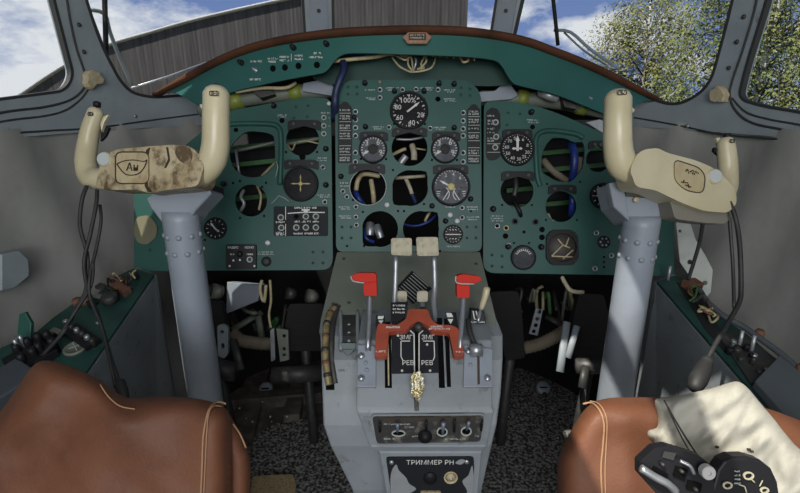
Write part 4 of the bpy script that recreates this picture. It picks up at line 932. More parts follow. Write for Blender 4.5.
mb = MB(); b2p = Pl(P(675, 160, hf2(675, 0)-.006), P(705, 160, hf2(705, 0)-.006), P(675, 190, hf2(675, 0)-.006)); rnd = random.Random(3)
for i in range(12):
    x = 682+rnd.random()*16; y = 168+rnd.random()*3+(x-682)*.2; b2p.line(mb, x, y, x+rnd.uniform(-1, 2), y+rnd.uniform(.8, 2), .8, GROOVE, .0004, .001)
for a in [(681, 182, 688, 183), (684, 180, 683, 183), (685, 185, 691, 187), (688, 184, 689, 188)]: b2p.line(mb, *a, 1.0, GROOVE, .0004, .001)
mb.build('worn_emblem', bd2)
mb = MB(); bt = Pl(None, d=.995); bt.lathe(mb, 714, 176.5, [(7.5, -.03), (7.5, .002), (6.9, .005)], CREAM, 24); bt.lathe(mb, 714, 176.5, [(6.4, .003), (6.3, .006), (.02, .006)], MATS['pale_grey_button'], 24, smooth=False); mb.build('button', y2)
dplate([(629, 103), (636, 110), (633, 113), (628, 113)], .935, .02, CREAM, .003, 'trigger_guard', y2)
dplate([(716, 138), (720, 137), (724, 145), (722, 150)], 1.10, .012, CREAM, .002, 'trigger_guard', y2)
dplate([(715, 147), (721, 150), (721, 157), (714, 151)], 1.11, .010, BLACK, .001, 'trigger', y2)
mb = MB(); mb.lathe(P(727, 137, 1.10), RT, -FW, UP, [(.008, -.002), (.008, .006), (.006, .008), (.0005, .008)], BLACK, 12); mb.build('push_button', y2)
tagplate(622, 92.5, .903, 9, 5, y2); tagplate(732, 141, 1.08, 5, 4, y2)
# leads hanging from the yokes
cable('lead_cable', 'dark lead hanging from the left end of the left yoke down to the left console', [(87, 186, 1.05), (82, 200, 1.04), (80, 225, 1.05), (85, 245, 1.06), (88, 262, 1.06), (86, 290, 1.05), (78, 305, 1.04), (65, 330, 1.02), (42, 356, 1.02)], .0042, RUBBER)
cable('lead_cable', 'dark lead hanging below the left yoke hub, crossing the other leads', [(97, 190, 1.07), (96, 205, 1.06), (90, 235, 1.05), (84, 262, 1.05), (88, 290, 1.04), (97, 312, 1.03), (104, 335, 1.01), (113, 365, .98), (123, 392, .95)], .0042, RUBBER)
cable('lead_cable', 'thin dark lead nearest the left column under the left yoke', [(100, 205, 1.08), (101, 222, 1.07), (96, 250, 1.06), (90, 275, 1.04), (90, 297, 1.03), (101, 325, 1.01), (108, 352, .985), (116, 388, .96)], .0035, RUBBER)
cable('lead_cable', 'dark lead slanting down to the switches of the left console', [(93, 262, 1.05), (91, 285, 1.04), (75, 312, 1.02), (60, 335, 1.02), (50, 350, 1.03)], .0035, RUBBER)
cable('lead_cable', 'black lead bowing out from the right yoke and down to the black grommet', [(720, 190, 1.03), (728, 200, 1.02), (736, 220, 1.02), (740, 250, 1.01), (741, 288, 1.0), (739, 303, .99), (727, 325, .97), (715, 345, .94), (706, 362, .92)], .0048, RUBBER)
cable('lead_cable', 'straight black lead under the middle of the right yoke', [(703, 222, 1.05), (700, 240, 1.08), (695, 258, 1.1), (688, 280, 1.12)], .0042, RUBBER)
cable('lead_cable', 'thin grey lead hanging straight behind the black lead at the right yoke', [(729, 215, 1.09), (731, 240, 1.09), (733, 270, 1.09), (734, 308, 1.06)], .0038, DARK)
mb = MB(); mb.tube(PP([(709, 358, .925), (705, 365, .92), (699, 378, .90), (693, 390, .885)], 4), [.008, .010, .011, .012, .013, .0145, .0155, .016, .0165, .016, .0145, .012, .007], RUBBER, 16); tag(mb.build('rubber_grommet'), 'black rubber cable boot at the end of the lead, above the cream cloth', 'cable boot')
mb = MB(); mb.tube(PP([(120, 380, .96), (122, 390, .95), (125, 400, .94)], 4), [.007, .009, .010, .010, .011, .011, .010, .009, .007], RUBBER, 12); tag(mb.build('cable_plug'), 'black cable plug at the end of the leads above the left seat', 'plug')

# ============================================================ PEDESTAL
def shell(mb, rows, yback, m, closebottom=True):
    L_ = [P(r[0], r[2], r[3]) for r in rows]; R_ = [P(r[1], r[2], r[3]) for r in rows]; n = len(rows)
    Lb = [V((p.x, yback, p.z)) for p in L_]; Rb = [V((p.x, yback, p.z)) for p in R_]
    vs = L_+R_+Lb+Rb; fs = []
    for i in range(n-1):
        fs += [(i, i+1, n+i+1, n+i), (i, 2*n+i, 2*n+i+1, i+1), (n+i, n+i+1, 3*n+i+1, 3*n+i), (2*n+i, 3*n+i, 3*n+i+1, 2*n+i+1)]
    fs += [(0, n, 3*n, 2*n), (n-1, 3*n-1, 4*n-1, 2*n-1)]
    mb.add(vs, fs, m)
ped = thing('throttle_pedestal', 'grey centre pedestal between the seats with trim wheel, lever quadrant and worn switch plates', 'pedestal')
mb = MB(); shell(mb, [(324, 488, 309, 1.165), (321, 497, 320, 1.12), (320, 503, 336, 1.075), (321, 503, 360, 1.04), (322, 501, 395, 1.015), (323, 497, 425, 1.0), (330, 492, 446, 1.0), (352, 482, 490, 1.02), (368, 474, 560, 1.10)], 1.32, CONS); mb.build('housing', ped, bevel=.004)
mb = MB(); mb.box(V((.045, 1.12, .16)), V((.10, 0, 0)), V((0, .16, 0)), V((0, 0, .16)), CONS); mb.build('foot', ped, bevel=.004)
TPL = Pl(P(336, 254, 1.285), P(480, 254, 1.285), P(400, 330, 1.095))
mb = MB(); TPL.slab(mb, [(337, 252), (480, 252), (496, 318), (497, 332), (319, 332), (321, 318)], 0, .012, OLIVE); tpp = mb.build('top_plate', ped, bevel=.0015)
for x, y in [(344, 259), (476, 264), (333, 304), (486, 292), (330, 322), (349, 303)]: screw(TPL, x, y, 1.6, tpp)
mb = MB(); TPL.slab(mb, [(412, 271), (432, 289), (413, 304), (396, 288)], .0015, .001, DIAL); pc = mb.build('placard', ped)
mb = MB()
for i in range(8):
    t = i/8; ax, ay = 412+(396-412)*t-.5, 271+(288-271)*t+1.5; TPL.line(mb, ax+1.5, ay+1, ax+17, ay+14.5, .75, PALE, .0018, .0004)
mb.build('lettering', pc)
mb = MB(); shell(mb, [(361, 489, 319, 1.09), (358, 492, 340, 1.0), (357, 492, 385, .95), (356, 492.5, 407, .93), (357, 494, 412, .9265), (369, 487, 446, .945), (379, 482, 452, .935), (386, 478, 493, .955), (391, 474, 570, 1.03)], 1.18, CONS); mb.build('quadrant_block', ped, bevel=.004, bseg=3)
Q = Pl(P(358, 340, 1.0), P(492, 340, 1.0), P(425, 385, .95)); Q2 = Pl(P(357, 385, .95), P(492, 385, .95), P(425, 407, .93))
def qp(name, poly, out, th, m, bev=.0006, par=None, pl=None, holes=()):
    mb = MB(); (pl or Q).slab(mb, poly, out, th, m, holes); return mb.build(name, par or ped, bevel=bev)
qp('lever_slot', [(384, 322), (390.5, 322), (392, 388), (385, 388)], .0015, .002, HOLE); qp('slot_strip', [(387, 326), (388.3, 326), (389.5, 386), (388, 386)], .003, .002, BADGE)
qp('lever_slot', [(437, 318), (442, 318), (445, 388), (439, 388)], .0015, .002, HOLE); qp('lever_slot', [(444, 318), (448.5, 320), (451, 387), (447, 387)], .0015, .002, HOLE)
qp('slot_strip', [(442.3, 322), (443.3, 322), (446, 386), (444.8, 386)], .003, .002, STEEL)
cpl = qp('quadrant_placard', [(392, 322), (437, 322), (439, 373), (391, 374)], .002, .002, DIAL)
mb = MB()
for ln in [(410, 331, 414, 334.5), (414, 334.5, 414.6, 384), (423, 331, 419, 334.5), (419, 334.5, 419, 384)]: Q.line(mb, *ln, 1.1, WHITE, .0025)
for ln in [(401, 341.5, 410, 341.5), (401, 341.5, 401, 357), (401, 357, 403, 361), (423, 341.5, 434, 341.5), (434, 341.5, 434.5, 357), (434.5, 357, 433, 361)]: Q.line(mb, *ln, .9, WHITE, .0025)
mb.build('marking_lines', cpl)
Q.text('ЗМГ', 406, 338, 6.5, WHITE, cpl, .0027); Q.text('ЗМГ', 428, 338, 6.5, WHITE, cpl, .0027)
Q.text('РЕВ', 408, 363.5, 6.5, WHITE, cpl, .0027); Q.text('РЕВ', 427, 363.5, 6.5, WHITE, cpl, .0027)
for x, y in [(397, 331), (398, 336), (427, 345), (402, 371), (430, 371)]: screw(Q, x, y, 1.4, cpl, WHITE, .002)
qp('slot', [(414.5, 330), (418.5, 330), (418.5, 384), (415.3, 384)], .0022, .002, HOLE)
qp('slot', [(413.5, 394), (419, 394), (419, 411), (414.5, 411)], .0012, .002, DARK, 0, None, Q2)
lb = qp('guide_bracket', [(358, 346), (370, 346), (376, 348), (376, 388), (357, 388)], .007, .007, COLM, .0015)
rb2 = qp('guide_bracket', [(464, 346), (492, 350), (492, 388), (463, 388)], .007, .007, COLM, .0015)
qp('slot', [(476.5, 350), (479, 350), (479.5, 385), (477, 386)], .0075, .003, mat('brown_slot', (.05, .03, .02, 1), .7))
for x, y, b in [(361.5, 357, lb), (361.5, 379, lb), (487, 379, rb2), (468, 352, rb2)]: 
    mb = MB(); Q.lathe(mb, x, y, [(3.6, .007), (3.0, .010), (.02, .011)], STEEL, 14); Q.line(mb, x-2.5, y+1, x+2.5, y-1, .7, DARK, .011); mb.build('screw', b)
for x, y in [(366, 364), (367, 371), (470, 366)]: screw(Q, x, y, 2, ped, COLM, .007)
qp('scale_block', [(376, 316), (385, 316), (385, 330), (376, 330)], .004, .004, BLACK); qp('scale_block', [(445, 313), (456, 313), (458, 329), (449, 329)], .004, .004, BLACK)
qp('scale_block', [(391, 303), (408, 303), (405, 318), (399, 322), (391, 322)], .004, .004, BLACK)
for a in [[(378, 317), (384, 317), (383, 320), (378, 320)], [(378.5, 321.5), (383.5, 321.5), (381, 325)], [(446, 314), (451, 314), (453, 318), (447, 318)], [(447.5, 320), (453, 320), (450.5, 325)]]: qp('index_mark', a, .0055, .002, WHITE, 0)
mb = MB(); [script_line(Q, mb, 393, 405, y, WHITE, 1.6, out=.0048) for y in (306.5, 310, 313.5)]; mb.build('lettering', ped)
# trim wheel and drum
tw = thing('toothed_wheel', 'worn brass-edged toothed trim wheel standing in the left cheek of the pedestal', 'wheel')
mb = MB(); pts = PP([(337, 306, 1.15), (331, 312, 1.13), (327, 324, 1.09), (325.5, 340, 1.06), (325.5, 356, 1.04), (327, 372, 1.025), (329, 385, 1.015)], 5)
mb.tube(pts, (.0075, .0085), mat('dull_brass', (.30, .235, .11, 1), .5, .2, (.16, .12, .06, 1), 60, .45, .65), 8, flat=-FW); mb.build('rim', tw)
for i in range(2, len(pts)-1, 4):
    mb = MB(); d_ = (pts[i+1]-pts[i]).normalized()*.004; mb.tube([pts[i]-d_, pts[i]+d_], (.0088, .0098), DARK if i % 8 == 2 else RUST, 8, flat=-FW); mb.build('tooth', tw)
mb = MB(); mb.tube([p+RT*.012+FW*.01 for p in pts], .007, DARK, 8); mb.build('wheel_web', tw)
CKL = Pl(P(322, 395, 1.015), P(356, 395, 1.015), P(322, 360, 1.04))
mb = MB(); CKL.slab(mb, [(325, 372), (334, 372), (334.5, 390), (326, 390)], .001, .002, HOLE); mb.build('wheel_slot', ped)
dr = thing('indicator_drum', 'dark knurled curved drum with pointer plate on the left cheek of the pedestal', 'drum')
rows = [(309, 1.162), (314, 1.142), (320, 1.115), (328, 1.092), (336, 1.07), (344, 1.058), (350, 1.048)]
mb = MB(); fr = [P(x, y, d-.010) for y, d in rows for x in (340.5+(y-309)*.02, 357.5)]; bk = [p+FW*.05 for p in fr]; n = len(fr)
mb.add(fr+bk, [(2*i, 2*i+1, 2*i+3, 2*i+2) for i in range(6)]+[(2*i, 2*i+2, n+2*i+2, n+2*i) for i in range(6)]+[(2*i+1, n+2*i+1, n+2*i+3, 2*i+3) for i in range(6)]+[(0, n, n+1, 1), (n-2, n-1, 2*n-1, 2*n-2)], DARK); mb.build('drum_body', dr, bevel=.002)
for x in (340.5, 357.5):
    mb = MB(); mb.tube([P(x+(y-309)*.01, y, d-.012) for y, d in rows], .0045, CONS, 8); mb.build('rim', dr)
for i in range(5):
    y, d = rows[i]; mb = MB(); mb.tube([P(349, y+5, (rows[i][1]+rows[i+1][1])/2-.009), P(349, y+5, (rows[i][1]+rows[i+1][1])/2-.013)], .0035, GREYP, 8); mb.build('stud', dr)
dplate([(341, 343), (356, 343), (356, 348), (350, 355), (346, 355), (341, 349)], 1.04, .01, mat('teal_pointer', (.03, .06, .055, 1), .4), .001, 'pointer_plate', dr)
dplate([(333, 308), (341, 309), (343, 330), (345, 372), (338, 372), (334, 335)], lambda x, y: 1.15-(y-308)*.0019, .03, CONS, .003, 'cheek_rib', ped)
# red locking frame
rf = thing('locking_bar', 'rust-red locking frame bridging the throttle quadrant of the pedestal', 'locking bar')
rpoly = round_poly([(378, 323, 3), (397, 325, 2), (406, 319, 2), (408, 309, 3), (428, 309, 3), (431, 319, 3), (438, 324.5, 2), (452, 325, 3), (458, 328, 2), (465, 355, 2), (454, 356, 2), (449, 332, 3), (432, 331, 2), (425, 323, 4), (412, 323, 4), (407, 330, 2), (389, 331.5, 2), (387, 356, 2), (374.5, 356, 2), (376, 332, 3)], 2, 3)
RFP = Pl(P(376, 320, 1.01), P(462, 320, 1.01), P(420, 356, .955))
mb = MB(); RFP.slab(mb, rpoly, 0, .016, REDB); rfo = mb.build('frame', rf, bevel=.003, bseg=3)
mb = MB(); [script_line(RFP, mb, *a, WHITE, 1.8, out=.0006) for a in [(386, 400, 327.3), (431, 443, 326.6), (429, 451, 329), (376, 386, 351.5), (456, 463, 352)]]; mb.build('lettering', rfo)
mb = MB(); RFP.lathe(mb, 418.5, 326, [(4.5, -.01), (4.5, .002), (3, .005), (.02, .006)], DARK, 14); mb.build('pivot_bolt', rf)
# throttle levers
def rod(pts, r, m, name, par): mb = MB(); mb.tube(PP(pts, 3), r, m, 8, flat=RT); return mb.build(name, par)
def lever(lb, kn, rodp, d, kd=.02, m=IVORY, bev=.003, grp=None):
    t = thing('throttle_lever', lb, 'lever', grp); dplate(round_poly(kn, 2.5, 3), d, kd, m, bev, 'knob', t, bseg=3); rod(rodp, (.0035, .006), STEEL, 'rod', t)
    c = rodp[-1]; mb = MB(); mb.lathe(P(*c), UP, -FW, RT, [(.011, -.006), (.012, -.004), (.012, .004), (.011, .006)], DARK, 16); mb.build('pivot', t); return t
lever('left tall throttle lever with worn square ivory knob', [(391, 238), (412, 238), (412, 256), (391, 255)], [(396, 254, 1.10), (395, 290, 1.09), (393, 322, 1.06), (393, 334, 1.03)], 1.085)
lever('right tall throttle lever with worn square ivory knob', [(416, 237), (438, 237), (439, 256), (417, 256)], [(434, 254, 1.10), (435, 285, 1.09), (434, 305, 1.07), (438, 332, 1.03)], 1.085)
lever('left short lever with small ivory knob behind the rust-red bar', [(397, 291), (407, 291), (407, 302), (396, 302)], [(402, 300, 1.10), (402, 312, 1.08)], 1.09)
lever('right short lever with small ivory knob behind the rust-red bar', [(417, 291), (428, 291), (428, 302), (417, 302)], [(422, 300, 1.10), (423, 312, 1.08)], 1.09)
def redlever(lb, top, stem, rodp, d):
    t = thing('fuel_shutoff_lever', lb, 'lever'); dplate(round_poly(stem, 2, 3), d, .026, RED, .005, 'grip', t, bseg=3); dplate(round_poly(top, 3, 4), d-.006, .036, RED, .005, 'handle_top', t, bseg=3)
    mb = MB(); ed = [P(x, y, d-.009) for x, y in smooth_poly([top[0], top[-1], top[-2]], 3, closed=False)]; mb.tube(ed, .0016, PALE, 5); mb.build('worn_edge', t)
    mb = MB(); mb.tube(PP(rodp, 3), (.006, .0125), STEEL, 8, flat=-FW); mb.build('rod', t)
redlever('left red-handled lever with flat sideways grip on a steel rod', [(351, 276), (357, 273), (376, 273), (377, 281), (364, 283), (353, 281)], [(363, 279), (376.5, 278), (377, 296), (364, 296)], [(370, 294, 1.04), (369.5, 315, 1.02), (368, 350, .975)], 1.02)
redlever('right red-handled lever with flat sideways grip on a steel rod', [(456, 276), (463, 274), (480, 276.5), (482, 280), (474, 284), (457, 283)], [(456.5, 279), (470, 280), (469.5, 298), (457, 298)], [(463, 296, 1.04), (462, 315, 1.02), (459, 350, .975)], 1.02)
wh = thing('flap_lever', 'slim cream paddle lever at the right edge of the pedestal', 'lever')
mb = MB(); mb.tube(PP([(487, 287, 1.06), (485, 296, 1.06), (481, 309, 1.065)], 4), [(.006, .007), (.008, .010), (.008, .0115), (.008, .011), (.0075, .011), (.007, .010), (.007, .009), (.006, .008), (.005, .007)], CREAM, 12, flat=-FW); mb.build('paddle', wh)
rod([(480.5, 309, 1.065), (478, 322, 1.05)], .004, STEEL, 'rod', wh)
dplate([(471, 309), (484, 311), (486, 324), (470, 324)], 1.065, .03, BLACK, .002, 'gate_block', ped)
mb = MB(); gp = Pl(None, d=1.064); [gp.line(mb, *a, 1.0, WHITE, .0004) for a in [(473, 311, 474.5, 319), (474.5, 319, 478, 319.5), (478, 319, 476, 311), (479.5, 312, 479, 319)]]; script_line(gp, mb, 471, 485, 322, WHITE, 1.8); mb.build('lettering', ped)
mb = MB(); mb.tube(PP([(468, 320, 1.03), (470, 332, 1.0), (474, 343, .985), (478, 352, .97)], 4), .006, DARK, 8); tag(mb.build('link_arm'), 'dark curved link arm right of the right red-handled lever', 'link')
mb = MB(); mb.lathe(P(476, 350, .97), UP, -FW, RT, [(.013, -.012), (.013, .012)], STEEL, 14); tag(mb.build('pivot_pin'), 'steel pivot pin on the right guide bracket of the pedestal', 'pin')
# gold foil wad
rnd = random.Random(11); bm_ = bmesh.new(); bmesh.ops.create_icosphere(bm_, subdivisions=3, radius=1)
c = P(417.5, 386, .928); vs = []
for v in bm_.verts:
    k = 1+rnd.uniform(-.18, .18); q = v.co; wd = .0115*(1-.45*max(0, -q.y)) if True else 0
    vs.append(c+RT*(q.x*.0135*k*(1-.35*max(0, -q.z)))+UP*(q.z*.028*k)-FW*(q.y*.010*k))
mb = MB(); mb.add(vs, [tuple(v.index for v in f.verts) for f in bm_.faces], GOLD); bm_.free()
tag(mb.build('foil_wad'), 'crumpled pale gold foil wad stuck in the middle slot of the quadrant', 'foil')
# switch recess
SW = Pl(P(357, 412, .9255), P(494, 412, .9255), P(425, 446, .9435))
rec = round_poly([(372, 415), (484, 414), (480, 441), (377, 443)], 4, 3)
sw = thing('switch_panel', 'worn brown-black switch panel with blue-grey toggles in the upper front of the pedestal', 'switch panel')
mb = MB(); SW.slab(mb, offset(dens(rec, 5), 1.6), .004, .004, CONS, [rec]); mb.build('surround', sw)
mb = MB(); SW.slab(mb, rec, .001, .002, PANW); pn = mb.build('panel_plate', sw)
mb = MB(); SW.slab(mb, [(381, 416.5), (476, 416), (475.5, 420.5), (382, 421)], .003, .004, mat('dark_brown_bar', (.04, .03, .022, 1), .7)); mb.build('cross_bar', sw)
for x, y, r, b in [(398.5, 432.5, 7, 1), (442, 431, 5.5, 0), (466, 430.5, 5.5, 0)]:
    mb = MB(); SW.slab(mb, circ(x, y, r, 20, 3.2 if b else 4.6), .0035, .003, PALE, [circ(x, y, r-1.2, 20, 2.2 if b else 3.4)]); SW.slab(mb, circ(x, y, r-1.2, 16, 2.1 if b else 3.3), .002, .001, HOLE); mb.build('switch_collar', sw)
for x, y0, y1_, r in [(397.5, 418, 431, 1.7), (442.5, 417, 432, 2.0), (467.5, 416, 429, 1.6)]:
    mb = MB(); a, b = SW.pt(x, y0, .020), SW.pt(x+(0 if x < 460 else -1), y1_, .003); mb.tube([a, a.lerp(b, .5), b], [r*.0022, r*.0017, r*.0015], mat('blue_grey_toggle', (.20, .24, .30, 1), .4, .3), 8); mb.build('toggle_switch', sw)
for x, y0, y1_ in [(426, 417, 432), (454, 416, 431), (380, 419, 431), (481, 417, 430)]:
    mb = MB(); a, b = SW.pt(x, y0, .014), SW.pt(x, y1_, .002); mb.tube([a, b], .0025, BLACK, 8); mb.build('toggle_switch', sw)
mb = MB(); SW.lathe(mb, 425, 435.5, [(7, 0), (7, .006), (4.5, .008), (4.2, .012), (.02, .012)], BLACK, 20); mb.build('knob', sw)
caption(SW, pn, [(384, 410, 424), (384, 395, 438.5), (405, 414, 427), (445, 465, 438.8), (412, 420, 436), (475, 480, 436)], PALE, 1.5)
# lower trim placard
LP2 = Pl(P(379, 452, .934), P(482, 452, .934), P(430, 493, .954))
tp2 = thing('trim_panel', 'peeling black rudder trim panel low on the front of the pedestal', 'panel')
mb = MB(); LP2.slab(mb, round_poly([(386, 456.5), (473.5, 456), (474, 468), (469, 505), (393, 505)], 3, 3), .004, .004, DIAL); tb = mb.build('panel_plate', tp2, bevel=.0008)
mb = MB(); LP2.slab(mb, smooth_poly([(396, 463), (399, 469), (406, 476), (409, 482), (416, 487), (411, 491), (402, 494), (395, 500), (391, 490), (391, 472)], 3), .0046, .001, ALU); mb.build('bare_patch', tb)
mb = MB(); LP2.slab(mb, smooth_poly([(472, 464), (468, 474), (462, 480), (467, 490), (462, 500), (470, 503), (473, 480)], 3), .0046, .001, ALU); mb.build('bare_patch', tb)
mb = MB(); LP2.slab(mb, smooth_poly([(455, 461.5), (460, 458), (465, 459), (461, 463)], 3), .0046, .001, ALU); mb.build('bare_patch', tb)
LP2.text('ТРИММЕР РН', 430, 461, 6.8, WHITE, tb, .005, 0, wide=1.05)
caption(LP2, tb, [(442, 463, 466), (418, 441, 487)], PALE, 1.8)
mb = MB(); LP2.lathe(mb, 450.5, 476, [(7, .004), (7, .006), (5.6, .0065), (5.4, .004), (4, .004), (3.6, .008), (.02, .009)], BADGE, 22); LP2.lathe(mb, 450.5, 476, [(1.8, .009), (.02, .010)], WHITE, 10); mb.build('knob', tp2)
mb = MB(); LP2.lathe(mb, 430, 476.5, [(6.8, .004), (6.6, .007), (.02, .007)], BLACK, 22); mb.build('cap', tp2)
mb = MB(); LP2.slab(mb, rrect(420, 489, 441, 498, 2), .010, .006, BADGE); mb.build('label_plate', tp2, bevel=.001)
for x, y in [(391.5, 461), (466.5, 460.5)]:
    mb = MB(); LP2.lathe(mb, x, y, [(2.6, .004), (2.2, .006), (.02, .0065)], STEEL, 12); mb.build('screw', tp2)

# ============================================================ SIDE CONSOLES
def console(sgn, inner, outer, far, lab, z_face):
    t = thing('side_console', lab, 'console'); poly = inner+outer[::-1]
    A, B, Cc = P(*inner_d[sgn][0]), P(*inner_d[sgn][1]), hull(*far)
    Cc.z = (A.z+B.z)/2+.01
    pl = Pl(A, B, Cc)
    mb = MB(); pl.slab(mb, poly, 0, .008, mat('console_teal', (.014, .060, .048, 1), .5, 0, (.008, .034, .028, 1), 14, .4, .65)); mb.build('top_plate', t, bevel=.0015)
    ip = [pl.pt(x, y, -.008) for x, y in inner]
    mb = MB(); n = len(ip); out = V((sgn*.012, 0, 0)); lo = [V((p.x+sgn*.0, p.y, 0)) for p in ip]
    lo[0] = V((ip[0].x-sgn*.02, ip[0].y-.03, 0))
    vs = ip+lo+[p+out for p in ip]+[p+out for p in lo]
    fs = []
    for i in range(n-1): fs += [(i, i+1, n+i+1, n+i), (2*n+i, 3*n+i, 3*n+i+1, 2*n+i+1), (i, 2*n+i, 2*n+i+1, i+1), (n+i, n+i+1, 3*n+i+1, 3*n+i)]
    fs += [(0, n, 3*n, 2*n), (n-1, 3*n-1, 4*n-1, 2*n-1)]
    mb.add(vs, fs, CONS); mb.build('side_skin', t, bevel=.002)
    a = ip[0]; b = pl.pt(*outer[0]); mb = MB(); vs = [a, b, V((b.x, b.y, 0)), V((a.x, a.y, 0))]; mb.add(vs+[v+V((0, .01, 0)) for v in vs], [(0, 1, 2, 3), (4, 7, 6, 5), (0, 4, 5, 1), (2, 6, 7, 3), (1, 5, 6, 2), (3, 7, 4, 0)], CONS); mb.build('end_skin', t)
    return t, pl
inner_d = {-1: [(154, 274, 1.31), (85, 372, 1.0)], 1: [(657, 281, 1.30), (748, 386, .965)]}
lc, LCP = console(-1, [(154, 274), (120, 323), (85, 373), (30, 450), (-60, 560)], [(134, 268), (112, 278), (95, 296), (72, 304), (55, 316), (36, 332), (0, 348), (-120, 410)], (40, 330), 'left side console with teal top and pale blue-grey inner skin beside the left seat', .6)
rc, RCP = console(1, [(657, 281), (700, 331), (750, 388), (790, 433), (870, 520)], [(676, 275), (694, 282), (702, 297), (718, 315), (745, 332), (775, 358), (800, 380), (900, 460)], (757, 335), 'right side console with teal edge and sunlit pale inner skin beside the right seat', .6)
def cbox(pl, px, py, w, d_, h, m, name, par, rot=0, label=None, bev=.001):
    c, s = math.cos(math.radians(rot)), math.sin(math.radians(rot)); X = pl.X*c+pl.Y*s; Y = pl.Y*c-pl.X*s
    mb = MB(); mb.box(pl.pt(px, py, h/2), X*(w/2), Y*(d_/2), pl.N*(h/2), m); return mb.build(name, par, bevel=bev)
def cyl(pl, px, py, r, h, m, name, par, r2=None, seg=16):
    mb = MB(); mb.lathe(pl.pt(px, py, 0), pl.X, pl.Y, pl.N, [(r, 0), (r, h*.8), ((r2 or r*.85), h), (.0003, h)], m, seg); return mb.build(name, par)
# left console fittings
p_ = cbox(LCP, 83, 339, .10, .035, .012, BLACK, 'switch_block', lc, -33)
for i in range(5): cyl(LCP, 74+i*5.2, 332+i*3.6, .006, .022, STEEL if i % 2 else DARK, 'toggle_switch', lc)
mb = MB(); mb.lathe(LCP.pt(76, 349, 0), LCP.X, LCP.Y, LCP.N, [(.024, 0), (.024, .006), (.020, .007), (.019, .004), (.0003, .004)], OLIVE, 26); mb.build('round_dial', lc)
mb = MB(); LCP.line(mb, 69, 351, 83, 346, .8, PALE, .006); LCP.line(mb, 74, 345, 78, 353, .8, PALE, .006); mb.build('dial_marks', lc)
cbox(LCP, 33, 361, .075, .075, .020, BLACK, 'switch_block', lc, -30)
for x, y in [(22, 358), (27, 368), (33, 352), (38, 362), (44, 357), (43, 347), (57, 352), (52, 345)]: cyl(LCP, x, y, .008, .04, BLACK, 'knob', lc, .006)
for x, y in [(24, 357), (29, 353)]: cyl(LCP, x, y, .004, .05, STEEL, 'toggle_switch', lc)
cyl(LCP, 13, 375, .012, .004, HOLE, 'socket', lc); cyl(LCP, 98, 324, .004, .006, STEEL, 'screw', lc); cyl(LCP, 66, 322, .006, .006, STEEL, 'screw', lc); cyl(LCP, 16, 340, .006, .006, STEEL, 'screw', lc)
cyl(LCP, 111, 301, .02, .02, DARK, 'canister', lc)
cbox(LCP, 122, 292, .06, .02, .02, RUST, 'rusty_fitting', lc, -30)
cyl(LCP, 79, 305, .012, .018, RUST, 'knob', lc); cyl(LCP, 87, 304, .012, .018, RUST, 'knob', lc)
rnd = random.Random(21)
for i in range(9):
    x0, y0 = 112+rnd.random()*22, 272+rnd.random()*22; y0 = 276+(134-x0)*.75+rnd.uniform(-4, 5)
    mb = MB(); pts = [LCP.pt(x0+rnd.uniform(-7, 7), y0+rnd.uniform(-6, 6), rnd.uniform(.002, .025)) for _ in range(4)]; mb.tube(spl(pts, 4), .0025, [DARK, TANW, BLACK, RUST][i % 4], 5); mb.build('loose_wire', lc)
dplate([(19, 314), (25, 312), (28, 318), (31, 323), (30, 352), (20, 350), (17, 330)], 1.07, .01, TEAL, .002, 'upright_flap', lc)
for i in range(16):
    u = rnd.random(); x = 118-100*u+rnd.uniform(-6, 6); y = 288+85*u*.85+rnd.uniform(-9, 7)
    cbox(LCP, x, y, rnd.uniform(.012, .03), rnd.uniform(.010, .02), rnd.uniform(.004, .016), [BLACK, DARK, BLACK, OLIVE][i % 4], 'switch_base', lc, rnd.uniform(-50, 0))
# near end of the left console: dark lidded box
cbox(LCP, 2, 395, .09, .12, .03, mat('slate_box', (.05, .06, .07, 1), .5), 'lidded_box', lc, -30, bev=.004)
# right console fittings
mb = MB(); RCP.slab(mb, [(676, 282), (692, 288), (712, 318), (738, 352), (724, 352), (704, 328)], .0012, .002, BLACKM); mb.build('well', rc)
mb = MB(); RCP.slab(mb, [(716, 333), (744, 335), (776, 360), (762, 385), (750, 384)], .0035, .004, DARK); mb.build('switch_tray', rc, bevel=.001)
for i in range(14):
    x, y = 722+rnd.random()*45, 0; y = 345+(x-722)*.58+rnd.uniform(-8, 8); cyl(RCP, x, y, rnd.uniform(.004, .008), rnd.uniform(.008, .02), [DARK, BLACK, STEEL][i % 3], 'switch', rc)
for x, y in [(739, 347), (751, 352), (668, 280)]: 
    mb = MB(); o = RCP.pt(x, y, 0); mb.tube([o, o+V((.0, .0, .04))], .004, ALU, 8); mb.build('toggle_switch', rc)
for i in range(10):
    x0 = 690+rnd.random()*28; y0 = 292+(x0-690)*1.35; mb = MB(); pts = [RCP.pt(x0+rnd.uniform(-8, 8), y0+rnd.uniform(-8, 8), rnd.uniform(.002, .02)) for _ in range(4)]; mb.tube(spl(pts, 4), .003, [RUST, TANW, DARK, GRNS][i % 4], 5); mb.build('loose_wire', rc)
cbox(RCP, 691, 288, .045, .03, .02, RUST, 'rusty_fitting', rc, 20)
mb = MB(); mb.tube([RCP.pt(x, y, .012) for x, y in smooth_poly([(697, 292), (706, 306), (722, 320), (740, 330), (757, 342), (776, 356), (800, 377)], 4, closed=False)], .007, mat('slate_edge', (.08, .09, .10, 1), .5), 8); mb.build('edge_tube', rc)
cyl(RCP, 757, 338, .010, .022, RUST, 'knob', rc); cyl(RCP, 798, 374, .010, .022, RUST, 'knob', rc)
SL = mat('slate_box', (.05, .06, .07, 1), .5)
